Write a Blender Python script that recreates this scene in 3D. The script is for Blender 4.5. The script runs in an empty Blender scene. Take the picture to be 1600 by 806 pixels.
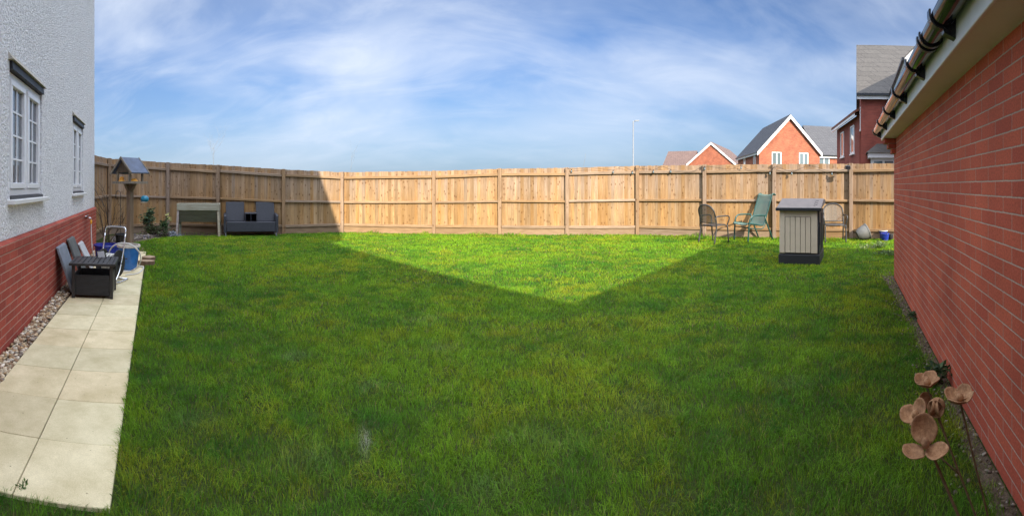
import bpy, math, random
import numpy as np
from mathutils import Vector, Matrix

# ------------------------------------------------------------------ camera, sky, sun, exposure
SC = bpy.context.scene
COL = SC.collection
R = math.radians
F = 690.0            # photograph pixels per radian of the panorama
HZ = 290.0           # row of the horizon in the photograph
H = 1.4              # height of the lens

FILL_GLOW = 1.7                           # cloud brightens towards the sun behind the lens, raised to lift the shade
SKY_TINT = (0.335, 0.415, 0.54)
HORIZON = (1.13, 1.60, 2.26)
CLOUD = (3.1, 3.43, 4.0)
FILL_CLOUD = (7.1, 7.6, 8.5)       # made-up bright cloud sheet above the frame, added to light the shade

cam_d = bpy.data.cameras.new('camera')
cam_d.type = 'PANO'
cam_d.panorama_type = 'CENTRAL_CYLINDRICAL'
cam_d.central_cylindrical_radius = 1.0
cam_d.central_cylindrical_range_u_min = -800 / F
cam_d.central_cylindrical_range_u_max = 800 / F
cam_d.central_cylindrical_range_v_min = -(806 - HZ) / F
cam_d.central_cylindrical_range_v_max = HZ / F
cam_d.clip_start = 0.05
cam_d.clip_end = 2000
cam = bpy.data.objects.new('camera', cam_d)
cam.location = (0, 0, H)
cam.rotation_euler = (R(90), 0, 0)
COL.objects.link(cam)
SC.camera = cam

SUN_AZ, SUN_EL = R(167.6), R(28.8)      # compass style: 0 = the way the camera looks, clockwise
sun_dir = Vector((math.sin(SUN_AZ) * math.cos(SUN_EL), math.cos(SUN_AZ) * math.cos(SUN_EL), math.sin(SUN_EL)))
sl = bpy.data.lights.new('sun', 'SUN')
sl.energy = 3.75
sl.angle = R(0.55)
sl.color = (1.0, 0.90, 0.74)
so = bpy.data.objects.new('sun', sl)
so.rotation_euler = (-sun_dir).to_track_quat('-Z', 'Y').to_euler()
so.location = (0, -20, 30)
COL.objects.link(so)

W = bpy.data.worlds.new('World')
SC.world = W
W.use_nodes = True
wn, wl = W.node_tree.nodes, W.node_tree.links
wn.clear()


def wnode(t, **k):
    n = wn.new(t)
    for a, b in k.items():
        setattr(n, a, b)
    return n


sky = wnode('ShaderNodeTexSky', sky_type='NISHITA', sun_disc=False)
sky.sun_elevation = SUN_EL
sky.sun_rotation = SUN_AZ
sky.air_density = 1.0
sky.dust_density = 0.6
sky.ozone_density = 2.0
tc = wnode('ShaderNodeTexCoord')
sep = wnode('ShaderNodeSeparateXYZ')
wl.new(tc.outputs['Generated'], sep.inputs[0])


def wmath(op, a, b=None, clamp=False):
    n = wnode('ShaderNodeMath', operation=op, use_clamp=clamp)
    for i, x in enumerate((a, b)):
        if x is None:
            continue
        if isinstance(x, (int, float)):
            n.inputs[i].default_value = x
        else:
            wl.new(x, n.inputs[i])
    return n.outputs[0]


# a flat cloud layer seen from below: direction / (height + small)
zz = wmath('ADD', wmath('MAXIMUM', sep.outputs[2], 0.0), 0.30)
cx = wmath('DIVIDE', sep.outputs[0], zz)
cy = wmath('DIVIDE', sep.outputs[1], zz)
cmb = wnode('ShaderNodeCombineXYZ')
wl.new(cx, cmb.inputs[0])
wl.new(cy, cmb.inputs[1])


def wrange(v, a, b, c, d, smooth=True):
    r = wnode('ShaderNodeMapRange', interpolation_type='SMOOTHSTEP' if smooth else 'LINEAR')
    for i, x in zip((1, 2, 3, 4), (a, b, c, d)):
        r.inputs[i].default_value = x
    wl.new(v, r.inputs[0])
    return r.outputs[0]


def wmix(f, a, b, mode='MIX'):
    n = wnode('ShaderNodeMixRGB', blend_type=mode)
    for i, x in enumerate((f, a, b)):
        if isinstance(x, (int, float)):
            n.inputs[i].default_value = x
        elif isinstance(x, tuple):
            n.inputs[i].default_value = (*x, 1)
        else:
            wl.new(x, n.inputs[i])
    return n.outputs[0]


def cloud(rot, scale, sx, sy, detail, rough, dist, lo, hi, off=(0, 0, 0)):
    m = wnode('ShaderNodeMapping')
    m.inputs['Rotation'].default_value = (0, 0, rot)
    m.inputs['Scale'].default_value = (sx, sy, 1)
    m.inputs['Location'].default_value = off
    wl.new(cmb.outputs[0], m.inputs[0])
    n = wnode('ShaderNodeTexNoise')
    n.inputs['Scale'].default_value = scale
    n.inputs['Detail'].default_value = detail
    n.inputs['Roughness'].default_value = rough
    n.inputs['Distortion'].default_value = dist
    wl.new(m.outputs[0], n.inputs['Vector'])
    return wrange(n.outputs[0], lo, hi, 0, 1)


c1 = cloud(R(-28), 1.0, 0.9, 1.2, 4, 0.50, 0.4, 0.32, 0.66, (3.1, 1.4, 0))
c2 = cloud(R(-20), 2.3, 0.75, 1.5, 8, 0.60, 0.6, 0.38, 0.74, (0.7, 5.2, 0))
left = wrange(sep.outputs[0], 1.0, -0.6, 0.55, 1.05)
cl = wmath('MULTIPLY', wmath('ADD', wmath('MULTIPLY', c1, 0.66), wmath('MULTIPLY', c2, 0.32)), left, True)
# added fill: unseen cloud brightened near the sun and thickened overhead
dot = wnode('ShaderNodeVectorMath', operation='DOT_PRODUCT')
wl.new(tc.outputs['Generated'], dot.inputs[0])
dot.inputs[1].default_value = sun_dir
fill_glow = wmath('ADD', wrange(dot.outputs['Value'], -0.2, 0.9, 0, FILL_GLOW), 1.0)
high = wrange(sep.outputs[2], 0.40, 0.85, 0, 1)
skyg = wmix(1.0, sky.outputs[0], SKY_TINT, 'MULTIPLY')
hz = wmix(wrange(sep.outputs[2], 0.0, 0.30, 0.85, 0.0, False), skyg, HORIZON)
cl = wmath('MULTIPLY', cl, wrange(sep.outputs[2], 0.0, 0.22, 0.35, 1.0))
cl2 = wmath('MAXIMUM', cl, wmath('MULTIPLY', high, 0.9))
ccol = wmix(1.0, wmix(high, CLOUD, FILL_CLOUD), fill_glow, 'MULTIPLY')
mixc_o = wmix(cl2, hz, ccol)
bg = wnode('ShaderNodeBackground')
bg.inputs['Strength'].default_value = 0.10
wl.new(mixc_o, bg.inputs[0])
out = wnode('ShaderNodeOutputWorld')
wl.new(bg.outputs[0], out.inputs[0])

SC.view_settings.view_transform = 'Standard'
SC.view_settings.look = 'None'
SC.view_settings.exposure = 1.45
SC.view_settings.gamma = 1.0
SC.view_settings.use_curve_mapping = False
SC.render.engine = 'CYCLES'
SC.cycles.max_bounces = 8
SC.cycles.transparent_max_bounces = 8
SC.cycles.use_denoising = True

rng = np.random.default_rng(11)
rnd = random.Random(5)

# ------------------------------------------------------------------ helpers


def pol(px, d):
    t = (px - 800) / F
    return Vector((d * math.sin(t), d * math.cos(t)))


def gnd(px, py):                       # ground point that the panorama shows at (px, py)
    return pol(px, H * F / (py - HZ))


def zat(py, d):
    return H - (py - HZ) / F * d


VL, VR = (235 - 800) / F, (1322 - 800) / F
A = Vector((math.sin(VL), math.cos(VL)))          # along the house wall, away from the lens
B = Vector((math.sin(VR), math.cos(VR)))          # along the garage wall, away from the lens


def ab(a, b):
    return A * a + B * b


class MB:
    def __init__(self):
        self.v, self.f, self.c = [], [], []
        self.M = Matrix.Identity(4)
        self.col = (1, 1, 1, 1)
        self.sm = []
        self.smooth = False

    def add(self, vs, fs):
        n = len(self.v)
        for p in vs:
            self.v.append(tuple(self.M @ Vector(p)))
            self.c.append(self.col)
        for f in fs:
            self.f.append([n + i for i in f])
            self.sm.append(self.smooth)

    def box(self, c, s, rot=None):
        hx, hy, hzz = s[0] / 2, s[1] / 2, s[2] / 2
        vs = []
        for dz in (-hzz, hzz):
            for dx, dy in ((-hx, -hy), (hx, -hy), (hx, hy), (-hx, hy)):
                p = Vector((dx, dy, dz))
                if rot is not None:
                    p = rot @ p
                vs.append(p + Vector(c))
        self.add(vs, [(3, 2, 1, 0), (4, 5, 6, 7), (0, 1, 5, 4), (1, 2, 6, 5), (2, 3, 7, 6), (3, 0, 4, 7)])

    def bb(self, x0, x1, y0, y1, z0, z1):
        self.box(((x0 + x1) / 2, (y0 + y1) / 2, (z0 + z1) / 2), (x1 - x0, y1 - y0, z1 - z0))

    def bar(self, p, q, w, h, up=(0, 0, 1)):           # square bar from p to q
        p, q = Vector(p), Vector(q)
        d = (q - p).normalized()
        u = Vector(up)
        if abs(d.dot(u)) > 0.98:
            u = Vector((0, 1, 0))
        s = d.cross(u).normalized()
        u = s.cross(d)
        vs = []
        for e in (p, q):
            for a, b in ((-1, -1), (1, -1), (1, 1), (-1, 1)):
                vs.append(e + s * (a * w / 2) + u * (b * h / 2))
        self.add(vs, [(0, 1, 2, 3), (7, 6, 5, 4), (4, 5, 1, 0), (5, 6, 2, 1), (6, 7, 3, 2), (7, 4, 0, 3)])

    def prism(self, poly, off):                        # closed polygon swept by off
        n = len(poly)
        off = Vector(off)
        vs = [Vector(p) for p in poly] + [Vector(p) + off for p in poly]
        fs = [tuple(range(n))[::-1], tuple(range(n, 2 * n))]
        for i in range(n):
            j = (i + 1) % n
            fs.append((i, j, n + j, n + i))
        self.add(vs, fs)

    def tube(self, pts, r, n=8, cap=True):
        pts = [Vector(p) for p in pts]
        m = len(pts)
        rs = r if isinstance(r, (list, tuple)) else [r] * m
        t0 = (pts[1] - pts[0]).normalized()
        u = t0.cross(Vector((0, 0, 1)))
        if u.length < 0.05:
            u = t0.cross(Vector((1, 0, 0)))
        u.normalize()
        vs = []
        for i in range(m):
            a, b = pts[max(i - 1, 0)], pts[min(i + 1, m - 1)]
            t = (b - a).normalized()
            u = (u - t * u.dot(t)).normalized()
            w = t.cross(u)
            for k in range(n):
                an = 2 * math.pi * k / n
                vs.append(pts[i] + (u * math.cos(an) + w * math.sin(an)) * rs[i])
        fs = []
        for i in range(m - 1):
            for k in range(n):
                k2 = (k + 1) % n
                fs.append((i * n + k, i * n + k2, (i + 1) * n + k2, (i + 1) * n + k))
        s = self.smooth
        self.smooth = True
        self.add(vs, fs)
        self.smooth = s
        if cap:
            n0 = len(self.v) - len(vs)
            self.f.append([n0 + k for k in range(n)][::-1])
            self.f.append([n0 + (m - 1) * n + k for k in range(n)])
            self.sm += [False, False]

    def lathe(self, prof, n=28, c=(0, 0, 0), sx=1, sy=1):
        vs, fs = [], []
        for r, z in prof:
            for k in range(n):
                an = 2 * math.pi * k / n
                vs.append((c[0] + r * sx * math.cos(an), c[1] + r * sy * math.sin(an), c[2] + z))
        for i in range(len(prof) - 1):
            for k in range(n):
                k2 = (k + 1) % n
                fs.append((i * n + k, i * n + k2, (i + 1) * n + k2, (i + 1) * n + k))
        s = self.smooth
        self.smooth = True
        self.add(vs, fs)
        self.smooth = s
        return len(self.v) - len(vs)

    def build(self, name, mat, parent=None, bevel=0.0, seg=1, sharp=None):
        me = bpy.data.meshes.new(name)
        me.from_pydata(self.v, [], self.f)
        at = me.attributes.new('Col', 'FLOAT_COLOR', 'POINT')
        at.data.foreach_set('color', np.array(self.c, dtype=np.float32).ravel())
        me.polygons.foreach_set('use_smooth', self.sm)
        if sharp:
            me.set_sharp_from_angle(angle=R(sharp))
        me.update()
        me.materials.append(mat)
        o = bpy.data.objects.new(name, me)
        COL.objects.link(o)
        if parent is not None:
            o.parent = parent
        if bevel > 0:
            b = o.modifiers.new('bevel', 'BEVEL')
            b.width = bevel
            b.segments = seg
            b.limit_method = 'ANGLE'
            b.angle_limit = R(35)
        return o


def arc(c, r, a0, a1, n, ax=(1, 0, 0), ay=(0, 0, 1)):
    c, ax, ay = Vector(c), Vector(ax), Vector(ay)
    return [c + ax * (r * math.cos(a0 + (a1 - a0) * i / n)) + ay * (r * math.sin(a0 + (a1 - a0) * i / n)) for i in range(n + 1)]


def spline(pts, k=6):                                   # Catmull-Rom through pts
    pts = [Vector(p) for p in pts]
    P = [pts[0] * 2 - pts[1]] + pts + [pts[-1] * 2 - pts[-2]]
    res = []
    for i in range(1, len(P) - 2):
        for j in range(k):
            t = j / k
            a, b, c, d = P[i - 1], P[i], P[i + 1], P[i + 2]
            res.append(0.5 * ((2 * b) + (c - a) * t + (2 * a - 5 * b + 4 * c - d) * t * t + (3 * b - a - 3 * c + d) * t ** 3))
    res.append(pts[-1])
    return res


def tag(o, label=None, cat=None, group=None, kind=None):
    if label:
        o['label'] = label
    if cat:
        o['category'] = cat
    if group:
        o['group'] = group
    if kind:
        o['kind'] = kind
    return o


def thing(name, label, cat, loc=(0, 0, 0), rotz=0.0, group=None):
    o = bpy.data.objects.new(name, None)
    o.empty_display_size = 0.2
    COL.objects.link(o)
    o.location = loc
    o.rotation_euler = (0, 0, rotz)
    return tag(o, label, cat, group)


def struct(o):
    o['kind'] = 'structure'
    return o


# ------------------------------------------------------------------ materials
class NM:
    def __init__(self, name):
        self.m = bpy.data.materials.new(name)
        self.m.use_nodes = True
        self.n, self.l = self.m.node_tree.nodes, self.m.node_tree.links
        self.p = self.n['Principled BSDF']
        self.tc = None

    def coord(self, kind='Object'):
        if self.tc is None:
            self.tc = self.n.new('ShaderNodeTexCoord')
        return self.tc.outputs[kind]

    def node(self, t, **k):
        n = self.n.new(t)
        for a, b in k.items():
            setattr(n, a, b)
        return n

    def link(self, a, b):
        self.l.new(a, b)

    def mapping(self, scale, vec=None, rot=(0, 0, 0)):
        m = self.node('ShaderNodeMapping')
        m.inputs['Scale'].default_value = scale
        m.inputs['Rotation'].default_value = rot
        self.link(vec or self.coord(), m.inputs[0])
        return m.outputs[0]

    def noise(self, scale, detail=4, rough=0.55, vec=None, dist=0.0):
        n = self.node('ShaderNodeTexNoise')
        n.inputs['Scale'].default_value = scale
        n.inputs['Detail'].default_value = detail
        n.inputs['Roughness'].default_value = rough
        n.inputs['Distortion'].default_value = dist
        self.link(vec or self.coord(), n.inputs['Vector'])
        return n.outputs[0]

    def voro(self, scale, vec=None, feature='F1', out='Distance'):
        n = self.node('ShaderNodeTexVoronoi', feature=feature)
        n.inputs['Scale'].default_value = scale
        self.link(vec or self.coord(), n.inputs['Vector'])
        return n.outputs[out]

    def rng(self, v, a, b, c=0.0, d=1.0):
        n = self.node('ShaderNodeMapRange')
        self.link(v, n.inputs[0])
        for i, x in zip((1, 2, 3, 4), (a, b, c, d)):
            n.inputs[i].default_value = x
        return n.outputs[0]

    def math(self, op, a, b=None):
        n = self.node('ShaderNodeMath', operation=op)
        for i, x in enumerate((a, b)):
            if x is None:
                continue
            if isinstance(x, (int, float)):
                n.inputs[i].default_value = x
            else:
                self.link(x, n.inputs[i])
        return n.outputs[0]

    def mix(self, f, a, b, mode='MIX'):
        n = self.node('ShaderNodeMixRGB', blend_type=mode)
        for i, x in enumerate((f, a, b)):
            if isinstance(x, (int, float)):
                n.inputs[i].default_value = x
            elif isinstance(x, tuple):
                n.inputs[i].default_value = x if len(x) == 4 else (*x, 1)
            else:
                self.link(x, n.inputs[i])
        return n.outputs[0]

    def attr(self, name='Col'):
        n = self.node('ShaderNodeAttribute')
        n.attribute_name = name
        return n.outputs['Color']

    def bump(self, h, strength, dist, normal=None):
        n = self.node('ShaderNodeBump')
        n.inputs['Strength'].default_value = strength
        n.inputs['Distance'].default_value = dist
        self.link(h, n.inputs['Height'])
        if normal:
            self.link(normal, n.inputs['Normal'])
        self.link(n.outputs[0], self.p.inputs['Normal'])
        return n.outputs[0]

    def set(self, color=None, rough=None, metal=None, spec=None):
        for k, x in (('Base Color', color), ('Roughness', rough), ('Metallic', metal), ('Specular IOR Level', spec)):
            if x is None:
                continue
            i = self.p.inputs[k]
            if isinstance(x, tuple):
                i.default_value = x if len(x) == 4 else (*x, 1)
            elif isinstance(x, (int, float)):
                i.default_value = x
            else:
                self.link(x, i)
        return self.m


def plain(name, col, rough=0.5, metal=0.0, var=0.15, scale=14.0, bump=0.15, spec=0.5):
    m = NM(name)
    n = m.noise(scale, 5, 0.6)
    dark = tuple(c * (1 - var) for c in col)
    light = tuple(min(1, c * (1 + var)) for c in col)
    m.set(m.mix(m.rng(n, 0.3, 0.7), dark, light), m.rng(n, 0.2, 0.8, max(0.02, rough - 0.08), min(1, rough + 0.08)), metal, spec)
    if bump:
        m.bump(m.noise(scale * 9, 3), bump, 0.002)
    return m.m


def tinted(name, rough=0.6, transl=0.0, spec=0.3, warm=(1, 1, 1)):      # colour carried by the mesh, with a little noise
    m = NM(name)
    c = m.mix(1.0, m.attr(), m.mix(m.rng(m.noise(60, 3), 0.3, 0.7), (0.82, 0.82, 0.82), (1.15, 1.15, 1.15)), 'MULTIPLY')
    m.set(c, rough, 0.0, spec)
    if transl:
        t = m.node('ShaderNodeBsdfTranslucent')
        m.link(m.mix(1.0, c, warm, 'MULTIPLY'), t.inputs[0])
        mx = m.node('ShaderNodeMixShader')
        mx.inputs[0].default_value = transl
        m.link(m.p.outputs[0], mx.inputs[1])
        m.link(t.outputs[0], mx.inputs[2])
        m.link(mx.outputs[0], m.n['Material Output'].inputs[0])
    return m.m


def brick(name, c1, c2, mortar, bw=0.225, rh=0.075, ms=0.010, stain=0.0, bump=0.6, rough=0.85, soft=1.0, perp=0.5):
    m = NM(name)
    s = m.node('ShaderNodeSeparateXYZ')
    m.link(m.coord(), s.inputs[0])
    cb = m.node('ShaderNodeCombineXYZ')
    m.link(m.math('ADD', s.outputs[0], s.outputs[1]), cb.inputs[0])
    m.link(s.outputs[2], cb.inputs[1])
    wob = m.node('ShaderNodeTexNoise')
    wob.inputs['Scale'].default_value = 22
    m.link(m.coord(), wob.inputs['Vector'])
    vm = m.node('ShaderNodeVectorMath', operation='MULTIPLY_ADD')
    m.link(wob.outputs['Color'], vm.inputs[0])
    vm.inputs[1].default_value = (0.006, 0.005, 0)
    m.link(cb.outputs[0], vm.inputs[2])
    s2 = m.node('ShaderNodeSeparateXYZ')
    m.link(vm.outputs[0], s2.inputs[0])
    fr = m.math('FRACT', m.math('DIVIDE', s2.outputs[1], rh))
    bed = m.rng(m.math('ABSOLUTE', m.math('SUBTRACT', fr, 0.5)), 0.40, 0.43)
    mort = m.mix(bed, tuple((1 - perp) * a_ + perp * b_ for a_, b_ in zip(c2, mortar)), mortar)
    b = m.node('ShaderNodeTexBrick')
    b.inputs['Scale'].default_value = 1
    b.inputs['Brick Width'].default_value = bw
    b.inputs['Row Height'].default_value = rh
    b.inputs['Mortar Size'].default_value = ms / 2
    b.inputs['Mortar Smooth'].default_value = 0.25
    b.inputs['Bias'].default_value = 0.0
    b.inputs['Color1'].default_value = (*c1, 1)
    b.inputs['Color2'].default_value = (*c2, 1)
    m.link(mort, b.inputs['Mortar'])
    m.link(vm.outputs[0], b.inputs['Vector'])
    fine = m.noise(85, 5, 0.65)
    big = m.noise(1.3, 4, 0.6)
    c = m.mix(1.0, b.outputs['Color'], m.mix(m.rng(fine, 0.25, 0.75), (0.66, 0.66, 0.66), (1.30, 1.27, 1.25)), 'MULTIPLY')
    c = m.mix(1.0, c, m.mix(m.rng(big, 0.3, 0.7), (0.80, 0.78, 0.78), (1.15, 1.13, 1.10)), 'MULTIPLY')
    if stain:
        st = m.rng(m.noise(3.2, 6, 0.7, m.mapping((1.0, 1.0, 3.0))), 0.66, 0.78)
        c = m.mix(m.math('MULTIPLY', st, stain), c, (0.62, 0.58, 0.55))
    m.set(c, rough, 0, 0.25)
    hgt = m.math('ADD', m.math('MULTIPLY', b.outputs['Fac'], -1.0), m.math('MULTIPLY', fine, 0.35))
    m.bump(hgt, bump, 0.008 * soft)
    return m.m


def tiles(name, c1, c2, course=0.3, wide=0.33, gap=(0.02, 0.02, 0.022)):
    m = NM(name)
    s = m.node('ShaderNodeSeparateXYZ')
    m.link(m.coord(), s.inputs[0])
    cb = m.node('ShaderNodeCombineXYZ')
    m.link(m.math('ADD', s.outputs[0], s.outputs[1]), cb.inputs[0])
    m.link(m.math('MULTIPLY', s.outputs[2], 1.45), cb.inputs[1])
    b = m.node('ShaderNodeTexBrick')
    b.inputs['Scale'].default_value = 1
    b.inputs['Brick Width'].default_value = wide
    b.inputs['Row Height'].default_value = course
    b.inputs['Mortar Size'].default_value = 0.010
    b.inputs['Color1'].default_value = (*c1, 1)
    b.inputs['Color2'].default_value = (*c2, 1)
    b.inputs['Mortar'].default_value = (*gap, 1)
    m.link(cb.outputs[0], b.inputs['Vector'])
    c = m.mix(1.0, b.outputs['Color'], m.mix(m.rng(m.noise(9, 5), 0.3, 0.7), (0.8, 0.8, 0.8), (1.15, 1.15, 1.15)), 'MULTIPLY')
    m.set(c, 0.75, 0, 0.3)
    m.bump(m.math('MULTIPLY', b.outputs['Fac'], -1.0), 0.6, 0.02)
    return m.m


def timber(name, grain, knots=True, tint=(1, 1, 1), rough=0.75, weather=False):
    """sawn softwood; the base tone rides on the mesh, grain runs along the axis with the small scale"""
    m = NM(name)
    v = m.mapping(grain)
    g = m.noise(1.0, 6, 0.65, v, 0.6)
    c = m.mix(1.0, m.attr(), m.mix(m.rng(g, 0.25, 0.75), (0.62, 0.55, 0.46), (1.28, 1.30, 1.33)), 'MULTIPLY')
    c = m.mix(1.0, c, (*tint, 1), 'MULTIPLY')
    if weather:                                   # boards bleach above the middle rail, stay orange below it
        sz = m.node('ShaderNodeSeparateXYZ')
        m.link(m.coord(), sz.inputs[0])
        zw = m.math('ADD', sz.outputs[2], m.math('MULTIPLY', m.noise(2.5, 3, 0.6, m.mapping((6, 6, 0.6))), 0.7))
        c = m.mix(m.rng(zw, 1.05, 1.75), m.mix(1.0, c, (1.0, 0.95, 0.80), 'MULTIPLY'), m.mix(1.0, c, (0.97, 1.0, 1.12), 'MULTIPLY'))
        pale = m.rng(m.noise(1.0, 5, 0.7, m.mapping((9, 9, 2.2))), 0.56, 0.70, 0.0, 0.55)
        c = m.mix(pale, c, m.mix(1.0, c, (1.40, 1.42, 1.45), 'MULTIPLY'))
    blot = m.noise(1.6, 3, 0.6)
    c = m.mix(m.rng(blot, 0.42, 0.66, 0.0, 0.35), c, m.mix(1.0, c, (0.80, 0.74, 0.68), 'MULTIPLY'))
    if knots:
        k = m.voro(1.0, m.mapping((grain[0] * 0.42, grain[1] * 0.42, 6.0)))
        c = m.mix(m.rng(k, 0.10, 0.26, 0.75, 0.0), c, m.mix(1.0, c, (0.42, 0.28, 0.18), 'MULTIPLY'))
    m.set(c, rough, 0, 0.25)
    m.bump(g, 0.35, 0.003)
    return m.m


M = {}
M['white_pvc'] = plain('white_pvc', (0.78, 0.78, 0.79), 0.35, var=0.03, bump=0)
M['white_paint'] = plain('white_paint', (0.72, 0.71, 0.69), 0.5, var=0.05, scale=3, bump=0.05)
M['black_pvc'] = plain('black_pvc', (0.012, 0.012, 0.014), 0.28, var=0.2, bump=0)
M['black_metal'] = plain('black_metal', (0.022, 0.021, 0.022), 0.45, var=0.25)
M['lead'] = plain('lead', (0.05, 0.052, 0.058), 0.5)
M['chrome'] = plain('chrome', (0.72, 0.73, 0.75), 0.25, 1.0, var=0.06, bump=0)
M['brass'] = plain('brass', (0.55, 0.38, 0.13), 0.35, 0.8)
M['yellow_plastic'] = plain('yellow_plastic', (0.90, 0.40, 0.04), 0.4)
M['orange_food'] = plain('orange_food', (0.95, 0.33, 0.03), 0.45, var=0.35, scale=40)
M['grey_hose'] = plain('grey_hose', (0.62, 0.60, 0.56), 0.45, var=0.08)
M['cobalt'] = plain('cobalt_glaze', (0.018, 0.035, 0.26), 0.12, var=0.3, scale=8, bump=0.05)
M['blue_glaze'] = plain('blue_glaze', (0.035, 0.15, 0.42), 0.15, var=0.25, scale=6, bump=0.05)
M['cream_glaze'] = plain('cream_glaze', (0.55, 0.50, 0.42), 0.3)
M['slate'] = plain('slate', (0.085, 0.11, 0.17), 0.6, var=0.25, scale=7)
M['grey_paver'] = plain('grey_paver', (0.17, 0.19, 0.22), 0.8, var=0.2, scale=9)
M['dark_paver'] = plain('dark_paver', (0.10, 0.105, 0.10), 0.8, var=0.25, scale=9)
M['pale_paver'] = plain('pale_paver', (0.42, 0.43, 0.44), 0.8, var=0.15, scale=9)
M['soil'] = plain('soil', (0.055, 0.040, 0.028), 0.95, var=0.5, scale=25, bump=0.6)
M['rust'] = None
M['tan_plastic'] = plain('tan_plastic', (0.54, 0.455, 0.345), 0.55, var=0.06, scale=5)
M['dark_plastic'] = plain('dark_plastic', (0.016, 0.017, 0.021), 0.55, var=0.25, scale=8)
M['lid_plastic'] = plain('lid_plastic', (0.17, 0.14, 0.125), 0.6, var=0.16, scale=9, bump=0.3)
M['grey_pot'] = plain('grey_pot', (0.14, 0.14, 0.135), 0.7, var=0.15)
M['bronze_metal'] = plain('bronze_metal', (0.045, 0.045, 0.047), 0.4, 0.3, var=0.2)
M['green_metal'] = plain('green_metal', (0.012, 0.055, 0.05), 0.35, 0.1, var=0.15)
M['lamp_metal'] = plain('lamp_metal', (0.20, 0.21, 0.22), 0.5, 0.3, var=0.05)
M['teal_plastic'] = plain('teal_plastic', (0.015, 0.19, 0.30), 0.35, var=0.1)
M['twig'] = plain('twig', (0.085, 0.06, 0.045), 0.85, var=0.3, scale=30)
M['twig_far'] = plain('twig_far', (0.20, 0.20, 0.19), 0.85, var=0.2, scale=30)
M['leaf'] = tinted('leaf', 0.5, 0.3)
M['grass'] = tinted('grass_blade', 0.6, 0.38, 0.08, (1.45, 1.15, 0.6))
gm = M['grass'].node_tree
gN = gm.nodes.new('ShaderNodeNewGeometry')
gA = gm.nodes.new('ShaderNodeMix')
gA.data_type = 'VECTOR'
gA.inputs[0].default_value = 0.5
gm.links.new(gN.outputs['Normal'], gA.inputs[4])
gA.inputs[5].default_value = (0, 0, 1)
gV = gm.nodes.new('ShaderNodeVectorMath')
gV.operation = 'NORMALIZE'
gm.links.new(gA.outputs[1], gV.inputs[0])
gm.links.new(gV.outputs[0], gm.nodes['Principled BSDF'].inputs['Normal'])
M['stone'] = tinted('stone', 0.75)
M['fence_board'] = timber('fence_board', (26, 26, 1.6), weather=True)
M['fence_rail'] = timber('fence_rail', (3.0, 3.0, 45), knots=False, tint=(0.96, 1.0, 1.12))
M['fence_post'] = timber('fence_post', (22, 22, 1.3), tint=(0.92, 0.98, 1.12))
M['grey_wood'] = timber('weathered_wood', (18, 18, 2.0), knots=False)
M['planter_wood'] = timber('planter_wood', (3, 3, 40), knots=False)
M['bird_wood'] = timber('bird_table_wood', (24, 24, 2.2), knots=False)
M['brick_plinth'] = brick('brick_plinth', (0.43, 0.092, 0.060), (0.30, 0.062, 0.046), (0.46, 0.29, 0.23), stain=0.35, bump=0.55)
M['brick_garage'] = brick('brick_garage', (0.57, 0.132, 0.074), (0.46, 0.098, 0.060), (0.50, 0.37, 0.30), stain=0.25, bump=0.9, perp=0.62, ms=0.0085)
M['brick_far'] = brick('brick_far', (0.40, 0.125, 0.066), (0.27, 0.078, 0.044), (0.40, 0.24, 0.17), ms=0.014, bump=0.2)
M['brick_dark'] = brick('brick_dark', (0.34, 0.092, 0.066), (0.27, 0.072, 0.055), (0.22, 0.11, 0.09), bump=0.2)
M['tile_grey'] = tiles('tile_grey', (0.085, 0.085, 0.092), (0.070, 0.070, 0.078))
M['tile_brown'] = tiles('tile_brown', (0.16, 0.105, 0.09), (0.13, 0.085, 0.075))
M['tile_pale'] = tiles('tile_pale', (0.085, 0.078, 0.073), (0.072, 0.066, 0.062), course=0.5, wide=0.9)
M['tile_red'] = tiles('tile_red', (0.27, 0.10, 0.06), (0.20, 0.075, 0.05))


def mat_render():
    m = NM('pebbledash')
    v = m.voro(48, m.coord(), 'SMOOTH_F1')
    n = m.noise(120, 3, 0.7)
    n2 = m.noise(40, 4, 0.7)
    big = m.noise(0.8, 4, 0.6)
    c = m.mix(m.rng(n2, 0.36, 0.60), (0.60, 0.60, 0.62), (0.93, 0.93, 0.935))
    c = m.mix(m.rng(big, 0.35, 0.7, 0, 0.3), c, (0.66, 0.65, 0.64))
    m.set(c, 0.9, 0, 0.2)
    h = m.math('ADD', m.math('ADD', m.math('MULTIPLY', v, -0.8), m.math('MULTIPLY', n2, 1.0)), m.math('MULTIPLY', n, 0.4))
    m.bump(h, 1.0, 0.016)
    return m.m


def mat_glass(name, base, rough=0.03):
    m = NM(name)
    m.set(base, rough, 0, 0.5)
    m.p.inputs['IOR'].default_value = 2.1
    m.bump(m.noise(2.2, 2), 0.05, 0.01)
    return m.m


def mat_gutter():
    m = NM('gutter_black')
    m.set((0.010, 0.011, 0.015), 0.07, 0, 0.6)
    m.p.inputs['IOR'].default_value = 1.45
    m.bump(m.noise(6, 2), 0.08, 0.004)
    return m.m


def mat_slab():
    m = NM('buff_paving')
    c = m.attr()
    n = m.noise(4.5, 6, 0.65)
    f = m.noise(190, 4, 0.7)
    c = m.mix(1.0, c, m.mix(m.rng(n, 0.3, 0.72), (0.74, 0.72, 0.64), (1.06, 1.06, 1.06)), 'MULTIPLY')
    c = m.mix(1.0, c, m.mix(m.rng(f, 0.3, 0.7), (0.84, 0.83, 0.80), (1.12, 1.12, 1.12)), 'MULTIPLY')
    sp = m.rng(m.voro(13), 0.03, 0.07, 0.8, 0.0)
    c = m.mix(sp, c, (0.16, 0.13, 0.08))
    m.set(c, 0.85, 0, 0.25)
    m.bump(f, 0.35, 0.004)
    return m.m


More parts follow.
